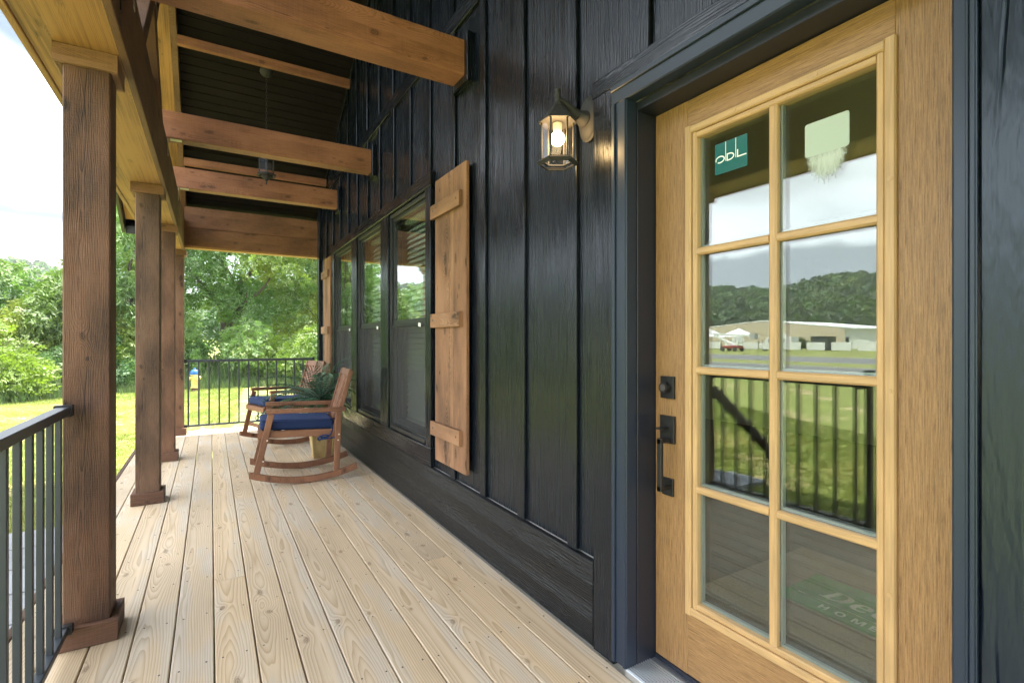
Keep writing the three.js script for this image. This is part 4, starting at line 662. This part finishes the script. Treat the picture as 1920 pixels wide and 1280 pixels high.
// ---------------------------------------------------------------- trees and undergrowth
const V3 = (x, y, z) => new THREE.Vector3(x, y, z);
function foliage(blobs, n, size, seed, tone, droop = 0.3) { // sprays of small leaves through the blobs' volume
  const r = rng(seed), P = [], C = [], tot = blobs.reduce((s, b) => s + b[3] * b[3], 0);
  for (let k = 0; k < n; k++) {
    let q = r() * tot, b = blobs[0]; for (const c of blobs) { q -= c[3] * c[3]; b = c; if (q <= 0) break; }
    const u = r() * 2 - 1, a = r() * 6.283, s = Math.sqrt(1 - u * u), d = V3(s * Math.cos(a), u, s * Math.sin(a));
    const lump = 1 + 0.28 * n2(d.x * 3 + 20 + b[0], d.y * 3 + d.z * 2.3 + 20, 999, 999, seed % 97), rad = b[3] * lump * (0.55 + 0.5 * Math.pow(r(), 0.55));
    const p = V3(b[0] + d.x * rad, b[1] + d.y * rad * (b[4] || 0.85), b[2] + d.z * rad);
    if (p.y < -0.35) continue;
    if (n2(p.x * 1.1 + 100, p.y * 1.4 + p.z * 0.9 + 100, 9999, 9999, seed % 89) < -0.42) continue; // gaps
    const ax = V3(d.x + (r() - 0.5), -droop + (r() - 0.5) * 0.6, d.z + (r() - 0.5)).normalize(), sd = V3(r() - 0.5, (r() - 0.5) * 0.4, r() - 0.5).cross(ax).normalize(), up = sd.clone().cross(ax);
    const warm = sst(-0.3, 0.5, n2(p.x * 0.7 + 60, p.y * 0.9 + p.z * 0.5 + 60, 9999, 9999, seed % 83)) , v = (0.75 + 0.5 * r());
    const cr = tone[0] * v * (0.75 + 0.75 * warm), cg = tone[1] * v * (0.85 + 0.35 * warm), cb = tone[2] * v * (1.1 - 0.2 * warm);
    for (let l = 0; l < 5; l++) {
      const t = l / 4, sgn = l % 2 ? 1 : -1, L = size * (0.75 + 0.5 * r()), w = L * 0.26, o = p.clone().addScaledVector(ax, (t - 0.5) * size * 1.5), dir = ax.clone().multiplyScalar(0.7).addScaledVector(sd, l === 4 ? 0 : sgn * 0.9).addScaledVector(up, (r() - 0.5) * 0.5).normalize(), wd = dir.clone().cross(up).normalize(), m = o.clone().addScaledVector(dir, L * 0.45), tip = o.clone().addScaledVector(dir, L).addScaledVector(up, -0.15 * L);
      const A = m.clone().addScaledVector(wd, w), B = m.clone().addScaledVector(wd, -w);
      P.push(o.x, o.y, o.z, A.x, A.y, A.z, tip.x, tip.y, tip.z, o.x, o.y, o.z, tip.x, tip.y, tip.z, B.x, B.y, B.z); for (let c = 0; c < 6; c++) C.push(cr, cg, cb);
    }
  }
  const g = new THREE.BufferGeometry(); g.setAttribute('position', new THREE.Float32BufferAttribute(P, 3)); g.setAttribute('color', new THREE.Float32BufferAttribute(C, 3)); g.computeVertexNormals(); return g;
}
function limb(a, b, r0, r1, bend, seed) { const r = rng(seed), A = V3(...a), B = V3(...b), pts = []; for (let k = 0; k <= 4; k++) { const p = A.clone().lerp(B, k / 4); if (k && k < 4) p.add(V3((r() - 0.5) * bend, (r() - 0.5) * bend * 0.4, (r() - 0.5) * bend)); pts.push(p); } const cu = new THREE.CatmullRomCurve3(pts), g = new THREE.TubeGeometry(cu, 12, 1, 7), p = g.attributes.position, c = V3(0, 0, 0); for (let i = 0; i <= 12; i++) { cu.getPointAt(i / 12, c); const rr = lerp(r0, r1, i / 12); for (let j = 0; j <= 7; j++) { const q = i * 8 + j; p.setXYZ(q, c.x + (p.getX(q) - c.x) * rr, c.y + (p.getY(q) - c.y) * rr, c.z + (p.getZ(q) - c.z) * rr); } } g.computeVertexNormals(); return g; }
function tree(name, label, cat, x, z, h, blobs, n, size, seed, tone, tr = 0.16, group) {
  if (x < -3.9 && z < -21) { h *= 0.78; blobs = blobs.map(b => [b[0], b[1] * 0.78, b[2], b[3] * 0.9, b[4]]); }
  const t = thing(name, label, cat, [x, -0.4, z], 0, group), r = rng(seed), gs = [limb([x, -0.5, z], [x + (r() - 0.5) * 0.6, h * 0.72, z + (r() - 0.5) * 0.6], tr, tr * 0.3, 0.25, seed + 1)];
  for (const b of blobs) { const y = Math.min(b[1] * 0.75, h * 0.6) * (0.5 + 0.4 * r()); gs.push(limb([x, Math.max(0, y), z], [b[0], b[1] + b[3] * 0.3, b[2]], tr * 0.5, tr * 0.1, 0.5, seed + 3 + b[3] * 100 | 0)); }
  put(t, 'trunk', mergeGeometries(gs), M.bark); put(t, 'crown', foliage(blobs, n, size, seed, tone), M.leaf);
  for (const c of t.children) c.position.set(-x, 0.4, -z); return t;
}
{
  const G1 = [0.165, 0.31, 0.032], G2 = [0.12, 0.27, 0.055], G3 = [0.22, 0.33, 0.03], G4 = [0.13, 0.25, 0.045];
  const bl = (cx, cz, list) => list.map(q => [cx + q[0], q[1], cz + q[2], q[3], q[4]]);
  tree('broadleaf_tree', 'tall bright green tree with a dark trunk behind the end railing', 'tree', 0.6, -23.5, 9, bl(0.6, -23.5, [[0, 4.6, 0, 2.3], [1.6, 3.6, 0.8, 1.7], [-1.5, 3.9, 0.7, 1.6], [0.4, 7.0, 0, 2.2], [2.2, 5.6, -0.4, 1.9], [-1.0, 6.2, 0.3, 1.7], [0.6, 2.7, 1.2, 1.1]]), 7500, 0.15, 1001, G1, 0.24);
  tree('broadleaf_tree', 'tall loose tree with sky showing through, left of the big tree', 'tree', -1.9, -26, 9.5, bl(-1.9, -26, [[0.3, 5.4, 0, 1.7], [-0.9, 7.2, 0.4, 1.5], [0.9, 7.8, 0, 1.7], [-0.5, 3.6, 0.6, 1.4]]), 2600, 0.15, 1002, G2, 0.15);
  tree('broadleaf_tree', 'slender airy tree rising above the left thicket', 'tree', -3.1, -27, 10, bl(-3.1, -27, [[0, 6.2, 0, 1.3, 1.2], [0.3, 8.6, 0, 1.2, 1.2], [-0.5, 4.4, 0, 1.2]]), 1300, 0.15, 1003, G2, 0.12);
  tree('broadleaf_tree', 'leafy tree between the end beam and the house corner', 'tree', 4.6, -24, 9, bl(4.6, -24, [[-0.8, 4.4, 0.6, 2.0], [0.6, 3.2, 1.0, 1.8], [-0.6, 6.8, 0.2, 2.1], [1.5, 5.8, 0, 2.1], [-1.2, 2.4, 1.2, 1.2]]), 6000, 0.15, 1004, G3, 0.2);
  tree('broadleaf_tree', 'round low tree left of the first post', 'tree', -6.3, -23, 5, bl(-6.3, -23, [[0, 2.6, 0, 1.7], [1.2, 1.9, 0.6, 1.2], [-1.3, 2.1, 0.3, 1.4], [0.3, 3.8, 0, 1.1]]), 4200, 0.14, 1005, G1, 0.12);
  tree('broadleaf_tree', 'low spreading tree just behind the first post', 'tree', -4.0, -22, 4.8, bl(-4.0, -22, [[0, 2.5, 0, 1.5], [1.1, 1.9, 0.4, 1.2], [-0.9, 1.7, 0.5, 1.2], [0.2, 3.7, 0, 1.1]]), 4000, 0.14, 1006, G3, 0.12);
  tree('broadleaf_tree', 'broad green tree at the far left edge of the lawn', 'tree', -9.6, -24, 5.6, bl(-9.6, -24, [[0, 3.0, 0, 2.0], [1.6, 2.2, 0.6, 1.5], [-1.7, 2.4, 0.3, 1.6], [0.2, 4.5, 0, 1.3]]), 4500, 0.15, 1007, G1, 0.14);
  tree('broadleaf_tree', 'dense tree filling the gap behind the second post', 'tree', -2.4, -22.2, 6.6, bl(-2.4, -22.2, [[0, 2.3, 0, 1.5], [0.9, 1.5, 0.5, 1.1], [-0.8, 1.6, 0.3, 1.1], [0.1, 3.9, 0, 1.4], [0.2, 5.5, 0, 1.1]]), 4600, 0.14, 1008, G2, 0.12);
  tree('broadleaf_tree', 'big tree standing behind the porch corner', 'tree', 8.5, -25, 9, bl(8.5, -25, [[0, 4.6, 0, 2.6], [-1.6, 3.4, 0.8, 1.9], [0.4, 7.2, 0, 2.2]]), 3500, 0.17, 1009, G1, 0.2);
  // background wood, read as one mass
  const far = []; const r = rng(77); for (let k = 0; k < 16; k++) far.push([-16 + k * 2.0 + (r() - 0.5), 1.0 + r() * 1.0 + (k > 7 ? 1 : 0), -30 - r() * 4, 1.7 + r() * 0.8]);
  for (let k = 0; k < 5; k++) far.push([1.5 + k * 2.6 + (r() - 0.5), 4.8 + r() * 1.2, -31 - r() * 3, 2.0 + r() * 0.6]);
  const fm = put(null, 'background_wood', foliage(far, 12000, 0.22, 2001, G4), M.leaf); fm.userData = { kind: 'stuff', label: 'mass of woodland behind the trees' };
  // shrubs along the lawn edge
  const edge = x => x < -2 ? lerp(-15.6, -19.2, sst(-7, -2, x)) : lerp(-19.4, -17.4, sst(1, 6, x));
  const looks = [['low rounded bush at the lawn edge', 1.0], ['tall bush at the lawn edge', 1.45], ['spreading bush at the lawn edge', 0.85]];
  [[-8.4, 'leftmost low bush at the lawn edge'], [-6.6, 'bush in front of the round low tree'], [-5.1, 'bush at the lawn edge left of the first post'], [-3.3, 'bush at the lawn edge hidden partly by the first post'], [-1.9, 'bush at the lawn edge behind the second post'], [-0.1, 'bush growing just right of the fire hydrant'], [1.0, 'bush below the trunk of the big tree'], [2.2, 'bush seen above the end railing left of the far chair'], [3.4, 'bush at the lawn edge behind the far chair'], [4.8, 'rightmost bush at the lawn edge by the house corner']].forEach(([x, label], k) => {
    const z = edge(x) - 1.3 - 0.6 * R(), h = 0.9 + 0.5 * R(), t = thing('bush', label, 'bush', [x, -0.4, z], 0, 'bushes along the lawn edge');
    const b = [[x, h * 0.35, z, h * 0.85], [x + 0.7, h * 0.2, z + 0.2, h * 0.6], [x - 0.65, h * 0.25, z + 0.1, h * 0.65], [x + 0.2, h * 0.9, z - 0.2, h * 0.6]];
    const c = put(t, 'leaves', foliage(b, 1700, 0.115, 3000 + k, k % 3 ? G1 : G2, 0.1), M.leaf); c.position.set(-x, 0.4, -z); const s = put(t, 'stem', mergeGeometries(b.map((q, i) => limb([x, -0.45, z], [q[0], q[1], q[2]], 0.03, 0.01, 0.2, 3100 + k * 9 + i))), M.bark); s.position.set(-x, 0.4, -z);
  });
  // tall weeds
  const n = 14000, wgP = []; { const q = rng(9); for (let b = 0; b < 7; b++) { const a = q() * 6.28, hh = 0.5 + q() * 0.5, lx = (q() - 0.5) * 0.5, lz = (q() - 0.5) * 0.5, ox = (q() - 0.5) * 0.3, oz = (q() - 0.5) * 0.3, w = 0.03; wgP.push(ox - Math.cos(a) * w, 0, oz - Math.sin(a) * w, ox + Math.cos(a) * w, 0, oz + Math.sin(a) * w, ox + lx, hh, oz + lz); wgP.push(ox + lx * 0.4, hh * 0.45, oz + lz * 0.4, ox + lx * 0.5 + Math.cos(a) * 0.12, hh * 0.6, oz + lz * 0.5 + Math.sin(a) * 0.12, ox + lx * 0.55, hh * 0.52, oz + lz * 0.5); } }
  const wg = new THREE.BufferGeometry(); wg.setAttribute('position', new THREE.Float32BufferAttribute(wgP, 3)); wg.computeVertexNormals();
  const im = new THREE.InstancedMesh(wg, phys([0.105, 0.175, 0.045], { roughness: 0.9, side: THREE.DoubleSide, transmission: 0.4, thickness: 0 }), n), mt = new THREE.Matrix4(), q = new THREE.Quaternion(), c = new THREE.Color(); const rr = rng(19);
  for (let k = 0; k < n; k++) { const x = -13 + rr() * 22, d = Math.pow(rr(), 1.3) * 5, z = edge(x) - d + (rr() - 0.5) * 0.8; q.setFromAxisAngle(V3(0, 1, 0), rr() * 6.28); const s = (0.25 + 0.75 * sst(-0.3, 1.6, d)) * (0.5 + 0.6 * rr()); mt.compose(V3(x, -0.41, z), q, V3(s, s, s)); im.setMatrixAt(k, mt); const w = rr(); c.setRGB(0.7 + 0.9 * w * w, 0.75 + 0.5 * w, 0.7 + 0.6 * w * w); im.setColorAt(k, c); }
  im.name = 'tall_weeds'; im.userData = { kind: 'stuff', label: 'tall weeds and ground cover where the lawn meets the thicket' }; scene.add(im);
}

// ---------------------------------------------------------------- across the road, seen in the door glass
{
  const wx = -112, wz0 = -100, wz1 = -53, t = thing('warehouse', 'long tan metal warehouse with a low white gable roof across the road', 'warehouse', [wx, -0.4, -74]);
  const zm = -73; put(t, 'wall', panelZY([[wz0, -0.4], [wz1, -0.4], [wz1, 3.5], [zm, 5.6], [wz0, 3.5]], 0.4), M.tan, [wx, 0, 0]);
  for (const [a, b] of [[wz0 - 1, zm], [zm, wz1 + 1]]) bar(t, 'roof', M.white, [wx - 14.6, a === zm ? 5.8 : 3.6, a], [wx - 14.6, b === zm ? 5.8 : 3.6, b], 30, 0.25, [1, 0, 0], 0.02);
  for (let k = 0; k < 16; k++) bx(t, 'wall_rib', M.tan, [wx + 0.401, wx + 0.46], [-0.4, 3.3], [wz0 + 1.4 + k * 2.9, wz0 + 1.5 + k * 2.9], 'y', 0.01);
  for (let k = 0; k < 3; k++) bx(t, 'loading_door', M.white, [wx + 0.41, wx + 0.5], [-0.4, 2.6], [-92 + k * 11, -88.5 + k * 11], 'y', 0.01);
  const sh = thing('storage_shed', 'white flat-roofed shed right of the warehouse', 'shed', [-95, -0.4, -42.5]); bx(sh, 'wall', M.white, [-101, -95], [-0.4, 3.0], [-46.5, -38], 'y', 0.02); bx(sh, 'roof', M.roofMetal, [-101.4, -94.4], [3.01, 3.2], [-46.9, -37.6], 'z', 0.02); for (let k = 0; k < 2; k++) bx(sh, 'roller_door', M.white, [-94.99, -94.9], [-0.38, 2.4], [-45.6 + k * 4, -42.4 + k * 4], 'y', 0.01); bx(sh, 'side_door', M.darkBin, [-94.99, -94.93], [-0.38, 1.7], [-46.3, -45.8], 'y', 0.01);
  const bin = thing('waste_container', 'dark waste container in front of the warehouse', 'container', [-79, -0.4, -42]); bx(bin, 'body', M.darkBin, [-80.5, -78], [-0.3, 1.7], [-43.4, -40.8], 'y', 0.05); bx(bin, 'lid', M.darkBin, [-80.6, -77.9], [1.71, 1.78], [-43.5, -40.7], 'z', 0.02); for (const z of [-43.1, -41.1]) bx(bin, 'skid', M.rust, [-80.4, -78.1], [-0.4, -0.31], [z - 0.1, z + 0.1], 'x', 0.01);
  const ord = ['leftmost', 'second', 'third', 'fourth', 'fifth', 'sixth', 'seventh', 'eighth', 'rightmost'];
  ord.forEach((o, k) => { const z = -53.5 + k * 3.05, b = thing('banner', `white banner on two stakes across the road, ${k === 0 || k === 8 ? 'the ' + o : 'the ' + o + ' from the left'}`, 'banner', [-64, -0.4, z], 0, 'white banners along the road'); bx(b, 'sheet', M.white, [-64.02, -63.98], [-0.08, 0.92], [z - 1.15, z + 1.15], 'y', 0.002); for (const s of [-1, 1]) bx(b, 'stake', M.darkBin, [-64.08, -64.025], [-0.4, 1.0], [z + s * 1.18 - 0.02, z + s * 1.18 + 0.02], 'y', 0.002); });
  [[-60.5, 'white peaked canopy tent left of the boom lift'], [-54.5, 'white canopy tent next to the boom lift']].forEach(([z, label]) => { const c = thing('canopy_tent', label, 'tent', [-76, -0.4, z], 0); const g = new THREE.ConeGeometry(3.4, 1.5, 4, 1).toNonIndexed(); g.rotateY(Math.PI / 4); g.computeVertexNormals(); put(c, 'roof', g, M.white, [-76, 2.5, z]); for (const a of [-1, 1]) for (const b of [-1, 1]) cyl(c, 'leg', M.roofMetal, [-76 + a * 2.3, -0.4, z + b * 2.3], [-76 + a * 2.3, 1.75, z + b * 2.3], 0.05, 0.05, 6); });
  const v = thing('parked_van', 'white van parked among the banners', 'van', [-68, -0.4, -42.5]); const vs = new THREE.Shape(); [[-2.4, 0.35], [2.4, 0.35], [2.45, 1.0], [1.7, 1.15], [1.1, 1.95], [-2.3, 2.0], [-2.45, 1.0]].forEach((p, i) => i ? vs.lineTo(...p) : vs.moveTo(...p)); const vg = new THREE.ExtrudeGeometry(vs, { depth: 1.7, bevelEnabled: true, bevelSize: 0.06, bevelThickness: 0.08 }); vg.rotateY(Math.PI / 2); put(v, 'body', vg, M.white, [-68.8, -0.4, -42.5]);
  for (const z of [-44, -40.9]) cyl(v, 'wheel', M.darkBin, [-67.1, -0.05, z], [-66.85, -0.05, z], 0.34, 0.34, 18); for (const [a, b] of [[-43.5, -42.5], [-42.3, -41.0]]) bx(v, 'side_window', M.darkBin, [-67.02, -66.99], [0.75, 1.35], [a, b], 'y', 0.005);
  const l = thing('boom_lift', 'white boom lift with a folded arm on a small red chassis', 'lift', [-60, -0.4, -45]); bx(l, 'chassis', std([0.4, 0.05, 0.04], { roughness: 0.6 }), [-61, -59.6], [0.05, 0.4], [-46, -43.4], 'z', 0.05); for (const z of [-45.7, -43.7]) for (const x of [-61.1, -59.5]) cyl(l, 'wheel', M.darkBin, [x - 0.12, -0.1, z], [x + 0.12, -0.1, z], 0.3, 0.3, 16); bar(l, 'boom', M.white, [-60.3, 0.4, -44.2], [-60.3, 1.9, -47.6], 0.3, 0.35, [1, 0, 0], 0.03); bar(l, 'boom', M.white, [-60.3, 2.1, -47.8], [-60.3, 1.75, -41.8], 0.3, 0.3, [1, 0, 0], 0.03); bx(l, 'basket', M.roofMetal, [-60.7, -59.9], [1.3, 2.1], [-41.8, -41.0], 'y', 0.02);
  tree('roadside_bush', 'green bush growing against the warehouse', 'bush', -90, -52, 2, [[-90, 0.6, -52, 1.5], [-90, 0.3, -49.4, 1.2], [-89, 0.5, -55, 1.3]], 900, 0.3, 4001, [0.09, 0.15, 0.03], 0.1);
}
renderer.render(scene, camera);
